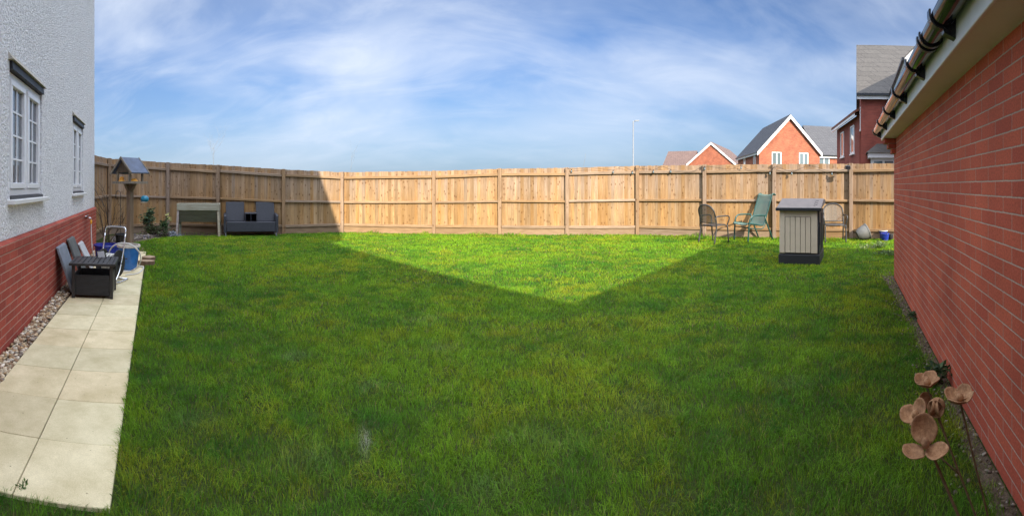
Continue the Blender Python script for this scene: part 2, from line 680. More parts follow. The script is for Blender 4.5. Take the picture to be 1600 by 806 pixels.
def mat_ground():
    m = NM('ground_earth')
    n = m.noise(5, 7, 0.7)
    n2 = m.noise(40, 5, 0.7)
    c = m.mix(m.rng(n, 0.35, 0.65), (0.026, 0.042, 0.009), (0.040, 0.055, 0.014))
    c = m.mix(m.rng(n2, 0.4, 0.7, 0, 0.5), c, (0.05, 0.045, 0.02))
    m.set(c, 0.95, 0, 0.1)
    m.bump(n2, 0.6, 0.03)
    return m.m


def mat_bed():
    m = NM('soil_bed')
    n = m.noise(9, 7, 0.7)
    n2 = m.noise(70, 4, 0.7)
    c = m.mix(m.rng(n, 0.35, 0.65), (0.085, 0.062, 0.042), (0.17, 0.135, 0.095))
    c = m.mix(1.0, c, m.mix(m.rng(n2, 0.3, 0.7), (0.6, 0.6, 0.6), (1.3, 1.3, 1.3)), 'MULTIPLY')
    m.set(c, 0.95, 0, 0.1)
    m.bump(n2, 0.8, 0.02)
    return m.m


def mat_wicker(name, col, s=70):
    m = NM(name)
    w = m.node('ShaderNodeTexWave', wave_type='BANDS', bands_direction='Z')
    w.inputs['Scale'].default_value = s / 6.0
    w.inputs['Distortion'].default_value = 0.5
    m.link(m.coord(), w.inputs[0])
    n = m.noise(1.0, 4, 0.6, m.mapping((14, 14, 55)))
    h = m.math('MULTIPLY', w.outputs['Fac'], m.rng(n, 0.3, 0.7, 0.5, 1.0))
    m.set(m.mix(m.rng(h, 0.1, 0.9), tuple(c * 0.5 for c in col), tuple(c * 1.3 for c in col)), 0.5, 0, 0.35)
    m.bump(h, 0.7, 0.006)
    return m.m


def mat_mesh(name, col, alpha, scale=240):               # woven sling: tiny holes let what is behind show
    m = NM(name)
    m.set(col, 0.5, 0.1, 0.4)
    t = m.node('ShaderNodeBsdfTransparent')
    mx = m.node('ShaderNodeMixShader')
    n = m.noise(scale, 2, 0.5)
    m.link(m.rng(n, 0.35, 0.65, alpha - 0.12, min(1.0, alpha + 0.12)), mx.inputs[0])
    m.link(t.outputs[0], mx.inputs[1])
    m.link(m.p.outputs[0], mx.inputs[2])
    m.link(mx.outputs[0], m.n['Material Output'].inputs[0])
    return m.m


def mat_rust():
    m = NM('rusted_steel')
    n = m.noise(70, 8, 0.75)
    n2 = m.noise(22, 5, 0.65)
    c = m.mix(m.rng(n, 0.3, 0.7), (0.20, 0.095, 0.042), (0.52, 0.30, 0.16))
    c = m.mix(m.rng(n2, 0.45, 0.7, 0, 0.5), c, (0.12, 0.055, 0.032))
    m.set(c, 0.8, 0.1, 0.3)
    m.bump(n, 0.3, 0.002)
    return m.m


M['pebbledash'] = mat_render()
M['glass'] = mat_glass('window_glass', (0.075, 0.09, 0.11))
M['glass_far'] = mat_glass('far_window_glass', (0.12, 0.16, 0.17))
M['gutter'] = mat_gutter()
M['slab'] = mat_slab()
M['ground'] = mat_ground()
M['bed'] = mat_bed()
M['wicker_black'] = mat_wicker('wicker_black', (0.020, 0.018, 0.018), 130)
M['wicker_navy'] = mat_wicker('wicker_charcoal', (0.034, 0.037, 0.050), 110)
M['sling_dark'] = mat_mesh('sling_dark', (0.085, 0.085, 0.090), 0.74)
M['sling_pale'] = mat_mesh('sling_pale', (0.13, 0.128, 0.12), 0.5)
M['sling_green'] = mat_mesh('sling_green', (0.14, 0.22, 0.19), 0.93)
M['rust'] = mat_rust()
M['rust_stem'] = plain('rusted_stem', (0.13, 0.085, 0.042), 0.7, 0.2, var=0.4, scale=60)

# ------------------------------------------------------------------ ground, paving, gravel
mb = MB()
mb.add([(-400, -400, 0), (400, -400, 0), (400, 400, 0), (-400, 400, 0)], [(0, 1, 2, 3)])
struct(mb.build('ground', M['ground']))

PW = 0.857 * H                      # lens to house wall
mb = MB()
a0, step = 1.875, 0.463
SKEW = lambda a_: (a_ - 1.9) * 0.011
bs = [(-1.045, -0.610), (-0.607, -0.172)]
k = 0
a = a0
while a < 9.9:
    for (b0, b1) in bs:
        t = rnd.uniform(0.9, 1.06)
        w = rnd.uniform(-0.015, 0.02)
        if a > 8.9 and b0 > -0.62:
            continue
        mb.col = (0.66 * t, (0.575 + w) * t, (0.385 + w) * t, 1)
        g = 0.003
        dz = rnd.uniform(-0.002, 0.002)
        q = [ab(a_, b_ + SKEW(a_)) for a_, b_ in ((a + g, b0 + .0012), (a + step - g, b0 + .0012), (a + step - g, b1 - .0012), (a + g, b1 - .0012))]
        mb.prism([(p.x, p.y, -0.03) for p in q], (0, 0, 0.048 + dz))
    a += step
struct(mb.build('path', M['slab'], bevel=0.003))
mb = MB()
q = [ab(a0 + .01, -1.04), ab(9.9, -1.04), ab(9.9, -0.13), ab(a0 + .01, -0.19)]
mb.prism([(p.x, p.y, -0.02) for p in q], (0, 0, 0.026))
struct(mb.build('path_bedding', M['bed']))


def pebbles(name, pts, sizes, pal, label):
    """many loose stones in one mesh"""
    ico_v = np.array([(0, 0, -1), (0.72, 0.53, -0.45), (-0.28, 0.85, -0.45), (-0.89, 0, -0.45), (-0.28, -0.85, -0.45), (0.72, -0.53, -0.45),
                      (0.28, 0.85, 0.45), (-0.72, 0.53, 0.45), (-0.72, -0.53, 0.45), (0.28, -0.85, 0.45), (0.89, 0, 0.45), (0, 0, 1)])
    ico_f = np.array([(0, 2, 1), (1, 5, 0), (0, 3, 2), (0, 4, 3), (0, 5, 4), (1, 10, 5), (2, 6, 1), (3, 7, 2), (4, 8, 3), (5, 9, 4),
                      (1, 6, 10), (2, 7, 6), (3, 8, 7), (4, 9, 8), (5, 10, 9), (6, 11, 10), (7, 11, 6), (8, 11, 7), (9, 11, 8), (10, 11, 9)])
    n = len(pts)
    sc = np.stack([sizes * rng.uniform(0.7, 1.3, n), sizes * rng.uniform(0.7, 1.3, n), sizes * rng.uniform(0.45, 0.8, n)], 1)
    ang = rng.uniform(0, 6.28, n)
    V = ico_v[None] * sc[:, None, :] * rng.uniform(0.85, 1.15, (n, 12, 1))
    ca, sa = np.cos(ang)[:, None], np.sin(ang)[:, None]
    tilt = rng.uniform(-0.5, 0.5, n)[:, None]
    z = V[..., 2] + V[..., 0] * tilt
    X = V[..., 0] * ca - V[..., 1] * sa + pts[:, 0:1]
    Y = V[..., 0] * sa + V[..., 1] * ca + pts[:, 1:2]
    Z = z + pts[:, 2:3]
    co = np.stack([X, Y, Z], -1).reshape(-1, 3)
    fa = (ico_f[None] + (np.arange(n) * 12)[:, None, None]).reshape(-1)
    cols = np.array(pal)[rng.integers(0, len(pal), n)] * rng.uniform(0.75, 1.25, (n, 1))
    cols = np.concatenate([cols, np.ones((n, 1))], 1)
    return fast_mesh(name, co, fa, 3, np.repeat(cols, 12, 0), M['stone'], True)


def fast_mesh(name, co, fa, k, cols, mat, smooth=False, fa2=None):
    me = bpy.data.meshes.new(name)
    me.vertices.add(len(co))
    me.vertices.foreach_set('co', co.astype(np.float32).ravel())
    fa = np.asarray(fa).ravel()
    n1 = len(fa) // k
    starts = np.arange(n1) * k
    loops = fa
    if fa2 is not None:
        fa2 = np.asarray(fa2).ravel()
        starts = np.concatenate([starts, len(fa) + np.arange(len(fa2) // 3) * 3])
        loops = np.concatenate([fa, fa2])
    me.loops.add(len(loops))
    me.loops.foreach_set('vertex_index', loops.astype(np.int32))
    me.polygons.add(len(starts))
    me.polygons.foreach_set('loop_start', starts.astype(np.int32))
    if smooth:
        me.polygons.foreach_set('use_smooth', np.ones(len(starts), dtype=bool))
    at = me.attributes.new('Col', 'FLOAT_COLOR', 'POINT')
    at.data.foreach_set('color', cols.astype(np.float32).ravel())
    me.update(calc_edges=True)
    me.materials.append(mat)
    o = bpy.data.objects.new(name, me)
    COL.objects.link(o)
    return o


def ab_np(a, b):
    return np.stack([A.x * a + B.x * b, A.y * a + B.y * b], 1)


STONES = [(0.40, 0.30, 0.19), (0.30, 0.19, 0.11), (0.20, 0.125, 0.075), (0.50, 0.42, 0.30), (0.24, 0.20, 0.16), (0.38, 0.26, 0.14), (0.62, 0.56, 0.46)]
n = 3600
aa, bb_ = rng.uniform(0.9, 9.8, n), rng.uniform(-1.19, -1.035, n)
p = ab_np(aa, bb_)
pts = np.column_stack([p, rng.uniform(0.0, 0.028, n)])
o = pebbles('gravel_strip', pts, rng.uniform(0.011, 0.026, n), STONES, '')
tag(o, 'strip of mixed brown and white gravel between red brick plinth and path', 'gravel', kind='stuff')

# gravel and bare soil at the foot of the garage wall and along the left fence
n = 700
aa = -0.72 + np.abs(rng.normal(0, 0.10, n))
bb_ = rng.uniform(0.4, 7.2, n)
p = ab_np(aa, bb_)
pts = np.column_stack([p, rng.uniform(0.0, 0.012, n)])
o = pebbles('garage_gravel', pts, rng.uniform(0.006, 0.014, n), [(0.12, 0.085, 0.06), (0.2, 0.16, 0.12), (0.08, 0.06, 0.045), (0.22, 0.19, 0.15)], '')
tag(o, 'loose stones and soil crumbs along foot of red garage wall', 'gravel', kind='stuff')
mb = MB()
q = [ab(-0.72, 0.2), ab(-0.72, 7.2), ab(-0.56, 7.2), ab(-0.55, 6.6), ab(-0.62, 5.5), ab(-0.63, 3.4), ab(-0.62, 1.6), ab(-0.6, 0.2)]
mb.prism([(v.x, v.y, -0.02) for v in q], (0, 0, 0.024))
struct(mb.build('soil_strip', M['bed']))

# ------------------------------------------------------------------ fences
FH = [  # px, base row, top row, of every post
    (170, 366.0, 246), (262, 362.5, 252.5), (341, 364.5, 256.5), (443, 365.5, 263), (535, 363.5, 267.5),
    (678, 366.0, 265.5), (781, 367.0, 262.0), (886, 368.0, 260.5), (996, 367.0, 257.5), (1101, 370.0, 256.0),
    (1210, 372.0, 254.5), (1330, 373.0, 254.0), (1425, 374.5, 253.0)]
posts = []
for px, yb, yt in FH:
    g = gnd(px, yb)
    posts.append((g, zat(yt, g.length)))
# return along the side of the house
corner = posts[0]
ret_end = (corner[0] - A * 2.4 - B * 0.25, corner[1] - 0.02)


def wood_tone(lo=0.9, hi=1.12):
    t = rnd.uniform(lo, hi)
    h = rnd.uniform(-0.05, 0.05)
    return (0.315 * t, (0.207 + h * 0.4) * t, (0.116 + h * .7) * t, 1)


def make_fence(name, label, plist, first_post=True, last_post=True):
    base = plist[0][0]
    t = thing(name, label, 'fence', (base.x, base.y, 0))
    for i, (g, zt) in enumerate(plist):
        if (i == 0 and not first_post) or (i == len(plist) - 1 and not last_post):
            continue
        # posts stand proud on the garden side
        nb = plist[i + 1][0] if i + 1 < len(plist) else g + (g - plist[i - 1][0])
        pb = plist[i - 1][0] if i > 0 else g - (nb - g)
        d = (nb - pb).normalized()
        nrm = Vector((-d.y, d.x))
        if nrm.dot(g) > 0:
            nrm = -nrm                                   # towards the lens
        c = g - base + nrm * 0.02
        m_ = MB()
        m_.col = tuple(x * f for x, f in zip(wood_tone(0.92, 1.02), (0.92, 0.92, 0.98, 1)))
        rot = Matrix.Rotation(math.atan2(d.y, d.x), 3, 'Z')
        hgt = zt - 0.02
        m_.box((c.x, c.y, hgt / 2 - 0.05), (0.095, 0.095, hgt + 0.10), rot)
        m_.build('post', M['fence_post'], t, bevel=0.004)
    for i in range(len(plist) - 1):
        (g0, z0), (g1, z1) = plist[i], plist[i + 1]
        d = (g1 - g0)
        L = d.length
        d.normalize()
        nrm = Vector((-d.y, d.x))
        if nrm.dot(g0) > 0:
            nrm = -nrm
        o0 = g0 - base
        bd = MB()
        n = max(3, int(round(L / 0.096)))
        w = L / n
        s = 0.0
        bay = rnd.uniform(0.93, 1.07)
        gz = 0.19
        for k in range(n):
            f0, f1 = k / n, (k + 1) / n
            zt = z0 + (z1 - z0) * (f0 + f1) / 2 - 0.03 + rnd.uniform(-0.007, 0.007)
            bd.col = wood_tone(0.80 * bay, 1.20 * bay)
            x0, x1 = f0 * L, f1 * L + 0.012
            pa = o0 + d * x0 - nrm * (0.030 + 0.012)
            pb = o0 + d * x1 - nrm * (0.030 + 0.002)
            pc = o0 + d * x1 - nrm * (0.030 + 0.014)
            pd = o0 + d * x0 - nrm * (0.030 + 0.020)
            bd.prism([(q.x, q.y, gz) for q in (pa, pb, pc, pd)], (0, 0, zt - gz))
        bd.build('board_panel', M['fence_board'], t)
        for fr, hh in ((0.105, 0.075), (0.50, 0.062), (0.0, 0.075)):
            ra = MB()
            ra.col = tuple(x * f for x, f in zip(wood_tone(0.9, 1.05), (0.95, 0.97, 1.0, 1)))
            za = z0 * (1 - fr) if fr else 0.235
            zb = z1 * (1 - fr) if fr else 0.235
            wob = rnd.uniform(-0.012, 0.012)
            s = nrm * 0.008
            ra.bar((*(o0 + d * 0.05 + s * 0.4 - nrm * 0.005), za + wob), (*(o0 + d * (L - 0.05) + s * 0.4 - nrm * 0.005), zb - wob), 0.05, hh)
            ra.build('rail', M['fence_rail'], t, bevel=0.006)
        gb = MB()
        gb.col = tuple(x * f for x, f in zip(wood_tone(0.78, 0.95), (0.95, 0.97, 1.0, 1)))
        gb.bar((*(o0 + d * 0.045 - nrm * 0.022), 0.095), (*(o0 + d * (L - 0.045) - nrm * 0.022), 0.095), 0.03, 0.19)
        gb.build('gravel_board', M['fence_rail'], t, bevel=0.003)
    return t


make_fence('wooden_fence', 'shaded tan close board fence behind bird table, planter and wicker loveseat', posts[0:5], True, False)
make_fence('wooden_fence', 'sunlit tan close board fence across middle of lawn with nothing standing before it', posts[4:10], True, True)
make_fence('wooden_fence', 'tan close board fence behind garden chairs and storage box beside garage', posts[9:13], False, True)
make_fence('side_fence', 'short stretch of fence with pale rails between white house corner and fence corner', [ret_end, corner], True, False)

# ------------------------------------------------------------------ the white house on the left
VH = thing('white_house', 'white pebbledash house with red brick plinth and two casement windows', 'house',
           (*ab(9.69, 0), 0), math.atan2(A.y, A.x))
# local frame: x along the wall (0 = far corner), y into the house, z up


def wall_holes(mb, x0, x1, z0, z1, y, holes, depth):
    xs = sorted({x0, x1, *[h for q in holes for h in q[:2]]})
    zs = sorted({z0, z1, *[h for q in holes for h in q[2:]]})
    for i in range(len(xs) - 1):
        for j in range(len(zs) - 1):
            cx_, cz_ = (xs[i] + xs[i + 1]) / 2, (zs[j] + zs[j + 1]) / 2
            if any(h[0] < cx_ < h[1] and h[2] < cz_ < h[3] for h in holes):
                continue
            mb.add([(xs[i], y, zs[j]), (xs[i + 1], y, zs[j]), (xs[i + 1], y, zs[j + 1]), (xs[i], y, zs[j + 1])], [(0, 1, 2, 3)])
    for h in holes:
        a_, b_, c_, d_ = h
        y2 = y + depth
        mb.add([(a_, y, c_), (b_, y, c_), (b_, y, d_), (a_, y, d_), (a_, y2, c_), (b_, y2, c_), (b_, y2, d_), (a_, y2, d_)],
               [(0, 4, 5, 1), (1, 5, 6, 2), (2, 6, 7, 3), (3, 7, 4, 0)])


yw = PW + 0.035
wins = [(3.74 - 9.69, 4.93 - 9.69, 1.30, 2.52), (6.95 - 9.69, 8.02 - 9.69, 1.30, 2.52)]
mb = MB()
EZ, EZ2 = 5.75, 5.12                # eaves of the gabled end block and of the block behind the lens
GX, GH, DP = 1.75 - 9.69, 4.45, 8.0
wall_holes(mb, GX, 0.0, 0.93, EZ, yw, wins, 0.10)
mb.add([(GX, yw, EZ), (0, yw, EZ), (GX / 2, yw, EZ + GH)], [(0, 1, 2)])
mb.add([(-17, yw, 0.93), (GX, yw, 0.93), (GX, yw, EZ2), (-17, yw, EZ2)], [(0, 1, 2, 3)])
mb.add([(0, yw, 0.93), (0, yw + DP, 0.93), (0, yw + DP, EZ), (0, yw, EZ)], [(0, 1, 2, 3)])
mb.add([(GX, yw, EZ2), (GX, yw + DP, EZ2), (GX, yw + DP, EZ), (GX, yw, EZ)], [(3, 2, 1, 0)])
mb.add([(-17, yw, 0.93), (-17, yw + DP, 0.93), (-17, yw + DP, EZ2), (-17, yw + DP / 2, EZ2 + 3.0), (-17, yw, EZ2)], [(4, 3, 2, 1, 0)])
mb.add([(0, yw + DP, 0.93), (-17, yw + DP, 0.93), (-17, yw + DP, EZ2), (0, yw + DP, EZ2)], [(0, 1, 2, 3)])
mb.build('wall', M['pebbledash'], VH)
mb = MB()
mb.bb(-17.02, 0.03, PW, PW + 8.06, -0.2, 0.835)
pl = mb.build('plinth', M['brick_plinth'], VH)
mb = MB()
mb.prism([(-17.03, PW - 0.006, 0.835), (-17.03, yw + 0.05, 0.835), (-17.03, yw + 0.05, 0.925), (-17.03, yw - 0.004, 0.925), (-17.03, PW - 0.006, 0.902)], (17.065, 0, 0))
mb.build('plinth_course', M['brick_plinth'], VH)
# roof: one slab per slope
for s_ in (0, 1):
    mb = MB()
    if s_ == 0:
        q = [(-17.2, yw - 0.20, EZ2 - 0.12), (-17.2, yw + DP / 2, EZ2 + 3.02), (-17.2, yw + DP / 2, EZ2 + 3.15), (-17.2, yw - 0.22, EZ2)]
    else:
        q = [(-17.2, yw + DP + .28, EZ2 - 0.12), (-17.2, yw + DP + .3, EZ2), (-17.2, yw + DP / 2 + .003, EZ2 + 3.15), (-17.2, yw + DP / 2 + .003, EZ2 + 3.02)]
    mb.prism(q, (GX + 17.2, 0, 0))
    mb.build('roof', M['tile_grey'], VH)
    mb = MB()
    xe, xr = (0.15, GX / 2 + .002) if s_ == 0 else (GX - 0.15, GX / 2 - .002)
    q = [(xe, yw - .05, EZ - .14), (xr, yw - .05, EZ + GH + .02), (xr, yw - .05, EZ + GH + .16), (xe, yw - .05, EZ)]
    mb.prism(q, (0, DP + .1, 0))
    mb.build('roof', M['tile_grey'], VH)
mb = MB()
mb.bb(-17.15, GX - 0.02, yw - 0.18, yw - 0.02, EZ2 - 0.26, EZ2 - 0.125)
mb.build('soffit', M['white_paint'], VH)


def house_window(x0, x1, z0, z1, yv, parent, cols, rows, bars=True):
    yf = yv + 0.022
    fr = MB()
    t = 0.065
    fr.bb(x0, x1, yf, yf + 0.06, z0, z0 + t)
    fr.bb(x0, x1, yf, yf + 0.06, z1 - t, z1)
    fr.bb(x0, x0 + t, yf, yf + 0.06, z0 + t, z1 - t)
    fr.bb(x1 - t, x1, yf, yf + 0.06, z0 + t, z1 - t)
    w = (x1 - x0) / cols
    for i in range(1, cols):
        fr.bb(x0 + i * w - 0.035, x0 + i * w + 0.035, yf, yf + 0.06, z0 + t, z1 - t)
    f = fr.build('window', M['white_pvc'], parent, bevel=0.006)
    for i in range(cols):
        l_ = x0 + i * w + (t if i == 0 else 0.035)
        r_ = x0 + (i + 1) * w - (t if i == cols - 1 else 0.035)
        s = 0.058
        sa = MB()
        za, zb = z0 + t, z1 - t
        yy = yf - 0.016
        sa.bb(l_ + .002, r_ - .002, yy, yf + 0.04, za + .002, za + s)
        sa.bb(l_ + .002, r_ - .002, yy, yf + 0.04, zb - s, zb - .002)
        sa.bb(l_ + .002, l_ + s, yy, yf + 0.04, za + s, zb - s)
        sa.bb(r_ - s, r_ - .002, yy, yf + 0.04, za + s, zb - s)
        sa.build('casement', M['white_pvc'], f, bevel=0.006)
        gl = MB()
        gl.bb(l_ + s - .004, r_ - s + .004, yf + 0.018, yf + 0.03, za + s - .004, zb - s + .004)
        gl.build('pane', M['glass'], f)
        if bars:
            gb = MB()
            cxm = (l_ + r_) / 2
            for k in range(1, rows):
                zc = za + s + (zb - za - 2 * s) * k / rows
                gb.bb(l_ + s, r_ - s, yf + 0.008, yf + 0.017, zc - 0.009, zc + 0.009)
            gb.bb(cxm - 0.009, cxm + 0.009, yf + 0.006, yf + 0.0165, za + s, zb - s)
            gb.build('glazing_bar', M['white_pvc'], f)
    si = MB()
    si.bb(x0 - 0.06, x1 + 0.06, yv - 0.07, yv + 0.04, z0 - 0.075, z0 - 0.03)
    si.build('sill', M['white_paint'], f, bevel=0.006)
    ss = MB()
    ss.bb(x0 + 0.003, x1 - 0.003, yv - 0.015, yv + 0.05, z0 - 0.03, z0 - 0.002)
    ss.build('sill_gap', M['lead'], f)
    li = MB()
    li.prism([(x0 + .004, yv - 0.030, z1 + 0.003), (x0 + .004, yv + 0.06, z1 + 0.003), (x0 + .004, yv + 0.06, z1 + 0.078), (x0 + .004, yv - 0.022, z1 + 0.078)], (x1 - x0 - .008, 0, 0))
    li.build('lintel', M['dark_plastic'], f)
    hd = MB()
    hd.prism([(x0 - .04, yv - 0.050, z1 + 0.08), (x0 - .04, yv + 0.02, z1 + 0.08), (x0 - .04, yv - 0.0, z1 + 0.15), (x0 - .04, yv - 0.03, z1 + 0.105)], (x1 - x0 + .08, 0, 0))
    hd.build('render_stop', M['bed_render'], f)
    return f


M['bed_render'] = plain('dirty_render', (0.40, 0.37, 0.31), 0.9, var=0.3, scale=30, bump=0.6)
for (x0, x1, z0, z1) in wins:
    house_window(x0 + 0.004, x1 - 0.004, z0 + 0.004, z1 - 0.08, yw, VH, 2, 4)

# outside tap on the plinth, its hose is a thing of its own
TX = 8.14 - 9.69
tp = MB()
tp.smooth = True
tp.tube([(TX, PW, 0.80), (TX, PW - 0.09, 0.80), (TX, PW - 0.10, 0.76)], 0.012, 10)
tp.tube([(TX - 0.22, PW - 0.02, 0.835), (TX + 0.16, PW - 0.02, 0.835)], 0.011, 8)
tap = tp.build('garden_tap', M['chrome'], VH)
tp = MB()
tp.lathe([(0.0, -0.075), (0.013, -0.075), (0.02, -0.06), (0.02, -0.015), (0.014, 0.0), (0.0, 0.0)], 12, (TX, PW - 0.10, 0.76))
tp.build('hose_connector', M['yellow_plastic'], tap)


def house_pt(a, b, z):              # world point from wall coordinates
    v = ab(a, b)
    return Vector((v.x, v.y, z))


# ------------------------------------------------------------------ the brick garage on the right
PG = 0.73
GL = 6.69
VG = thing('brick_garage', 'red brick garage wall with white fascia and shiny black gutter', 'garage',
           (*(A * -PG + B * GL), 0), math.atan2(B.y, B.x))
# local frame: x along the wall (0 = far corner), y out to the lawn, z up
GX0 = -7.6
GD = 3.9
mb = MB()
SZ = 2.10
rise = 1.42
mb.add([(GX0, 0, -0.2), (0, 0, -0.2), (0, 0, SZ + 0.05), (GX0, 0, SZ + 0.05)], [(1, 0, 3, 2)])
for x_, flip in ((0, False), (GX0, True)):
    vs = [(x_, 0, -0.2), (x_, -GD, -0.2), (x_, -GD, SZ + 0.05), (x_, -GD / 2, SZ + 0.05 + rise), (x_, 0, SZ + 0.05)]
    mb.add(vs, [(4, 3, 2, 1, 0) if not flip else (0, 1, 2, 3, 4)])
mb.add([(GX0, -GD, -0.2), (0, -GD, -0.2), (0, -GD, SZ + 0.05), (GX0, -GD, SZ + 0.05)], [(0, 1, 2, 3)])
mb.build('wall', M['brick_garage'], VG)
for i, (dz0, w) in enumerate(((0.0, 0.165), (0.075, 0.112), (0.15, 0.058))):
    mb = MB()
    mb.bb(-0.225, 0.004, 0.0, w, SZ - 0.075 - dz0 + 0.001, SZ - dz0 - 0.001)
    mb.build('corbel', M['brick_garage'], VG, bevel=0.004)
mb = MB()
mb.bb(GX0 - 0.05, 0.10, -0.02, 0.172, SZ + 0.0, SZ + 0.012)
mb.build('soffit', M['white_paint'], VG)
mb = MB()
mb.bb(GX0 - 0.05, 0.105, 0.1725, 0.190, SZ - 0.006, SZ + 0.185)
mb.build('fascia', M['white_pvc'], VG, bevel=0.003)
for s in (0, 1):
    mb = MB()
    ey, ez = 0.24, SZ + 0.19
    ry, rz = -GD / 2, SZ + 0.25 + rise
    if s == 0:
        q = [(GX0 - .1, ey, ez), (GX0 - .1, ey, ez + 0.03), (GX0 - .1, ry, rz + 0.03), (GX0 - .1, ry, rz)]
    else:
        q = [(GX0 - .1, -GD - ey, ez), (GX0 - .1, ry - .003, rz), (GX0 - .1, ry - .003, rz + 0.03), (GX0 - .1, -GD - ey, ez + 0.03)]
    mb.prism(q, (-GX0 + 0.30, 0, 0))
    mb.build('roof', M['tile_grey'], VG)
# half round gutter with its brackets
GYC, GZC, GR = 0.255, SZ + 0.145, 0.060
mb = MB()
n = 16
vs, fs = [], []
for x_ in (GX0, 0.25):
    for rr in (GR, GR - 0.005):
        for k in range(n + 1):
            an = math.pi + math.pi * k / n
            vs.append((x_, GYC + rr * math.cos(an), GZC + rr * math.sin(an)))
m1 = n + 1
for k in range(n):
    fs.append((k, k + 1, 2 * m1 + k + 1, 2 * m1 + k))
    fs.append((m1 + k + 1, m1 + k, 3 * m1 + k, 3 * m1 + k + 1))
    fs.append((2 * m1 + k, 2 * m1 + k + 1, 3 * m1 + k + 1, 3 * m1 + k))
fs += [(m1, 0, 2 * m1, 3 * m1), (n, m1 + n, 3 * m1 + n, 2 * m1 + n)]
mb.smooth = True
mb.add(vs, fs)
gut = mb.build('gutter', M['gutter'], VG, sharp=40)
mb = MB()
mb.prism([(0.25, GYC + (GR + .003) * math.cos(math.pi + math.pi * k / n), GZC + (GR + .003) * math.sin(math.pi + math.pi * k / n)) for k in range(n + 1)], (0.006, 0, 0))
mb.build('stop_end', M['black_pvc'], gut)


def gutter_clip(xc, w, lip, deep=True):
    m_ = MB()
    po, pi = [], []
    for k in range(n + 1):
        an = math.pi + math.pi * k / n
        po.append((xc, GYC + (GR + 0.012) * math.cos(an), GZC + (GR + 0.012) * math.sin(an)))
        pi.append((xc, GYC + (GR + 0.002) * math.cos(an), GZC + (GR + 0.002) * math.sin(an)))
    poly = po + [(xc, GYC + GR + 0.012, GZC + lip), (xc, GYC + GR + 0.002, GZC + lip)] + pi[::-1]
    m_.prism(poly, (w, 0, 0))
    if deep:
        low = [(xc, GYC + (GR + 0.012) * math.cos(math.pi + math.pi * k / n), GZC + (GR + 0.012) * math.sin(math.pi + math.pi * k / n)) for k in range(0, 9)]
        m_.prism([(xc + .001, 0.1905, GZC - 0.005)] + [(x_ + .001, y_, z_) for x_, y_, z_ in low] + [(xc + .001, GYC - .005, GZC - GR - .03), (xc + .001, 0.1905, GZC - 0.115)], (w - .002, 0, 0))
    return m_


for bpos in (6.78, 5.78, 4.82, 3.88, 2.98, 2.12, 1.25, 0.38, -0.5):
    gutter_clip(bpos - GL, 0.05, 0.022).build('bracket', M['black_pvc'], gut)
gutter_clip(2.50 - GL, 0.03, 0.012, False).build('union_clip', M['black_pvc'], gut)
gutter_clip(2.42 - GL, 0.03, 0.012, False).build('union_clip', M['black_pvc'], gut)

# ------------------------------------------------------------------ houses beyond the fence


def frame_thing(name, label, cat, p, az):
    """empty whose local +y looks along compass angle az and +x to its right"""
    return thing(name, label, cat, (p.x, p.y, 0), -az)


def gable_block(t, x0, x1, y0, y1, ez, rz, ridge, mat_w, mat_r, over=0.25, barge=True, end0=True, end1=True, eave=True):
    """walls, two roof slopes, white barge boards and dark gutters; ridge runs along 'x' or 'y'"""
    w = MB()
    T = (lambda u, v, z: (v, u, z)) if ridge == 'y' else (lambda u, v, z: (u, v, z))
    u0, u1, v0, v1 = (y0, y1, x0, x1) if ridge == 'y' else (x0, x1, y0, y1)
    vm = (v0 + v1) / 2
    w.add([T(u0, v0, -.3), T(u1, v0, -.3), T(u1, v0, ez), T(u0, v0, ez)], [(0, 1, 2, 3)])
    w.add([T(u0, v1, -.3), T(u1, v1, -.3), T(u1, v1, ez), T(u0, v1, ez)], [(3, 2, 1, 0)])
    for u in (u0, u1):
        w.add([T(u, v0, -.3), T(u, v1, -.3), T(u, v1, ez), T(u, vm, rz), T(u, v0, ez)], [(0, 1, 2, 3, 4)])
    wo = w.build('wall', mat_w, t)
    sl_ = (rz - ez) / (vm - v0)
    for s in (0, 1):
        r_ = MB()
        ve = v0 - over if s == 0 else v1 + over
        zz_ = ez - over * sl_
        vr = vm - 0.002 if s == 0 else vm + 0.002
        th = 0.14
        poly = [T(u0 - over, ve, zz_ + 0.03), T(u0 - over, vr, rz + 0.03), T(u0 - over, vr, rz + 0.03 + th), T(u0 - over, ve, zz_ + 0.03 + th)]
        off = Vector(T(u1 - u0 + 2 * over, 0, 0))
        r_.prism(poly, off)
        r_.build('roof', mat_r, t)
        if eave:
            g_ = MB()
            vv = ve + (-0.05 if s == 0 else 0.05)
            g_.bar(T(u0 - over, vv, zz_ + 0.08), T(u1 + over, vv, zz_ + 0.08), 0.11, 0.11)
            g_.build('gutter', M['black_pvc'], t)
            f_ = MB()
            vv = ve + (0.02 if s == 0 else -0.02)
            f_.bar(T(u0 - over + .02, vv, zz_ - 0.06), T(u1 + over - .02, vv, zz_ - 0.06), 0.05, 0.17)
            f_.build('fascia', M['white_pvc'], t)
    if barge:
        for u, on in ((u0 - over - 0.03, end0), (u1 + over, end1)):
            if not on:
                continue
            for s in (0, 1):
                ve = v0 - over if s == 0 else v1 + over
                zz_ = ez - over * sl_
                b_ = MB()
                b_.prism([T(u, ve, zz_ - 0.26), T(u, vm, rz - 0.26), T(u, vm, rz + 0.10), T(u, ve, zz_ + 0.10)], Vector(T(0.03, 0, 0)))
                b_.build('barge_board', M['white_pvc'], t)
    return wo


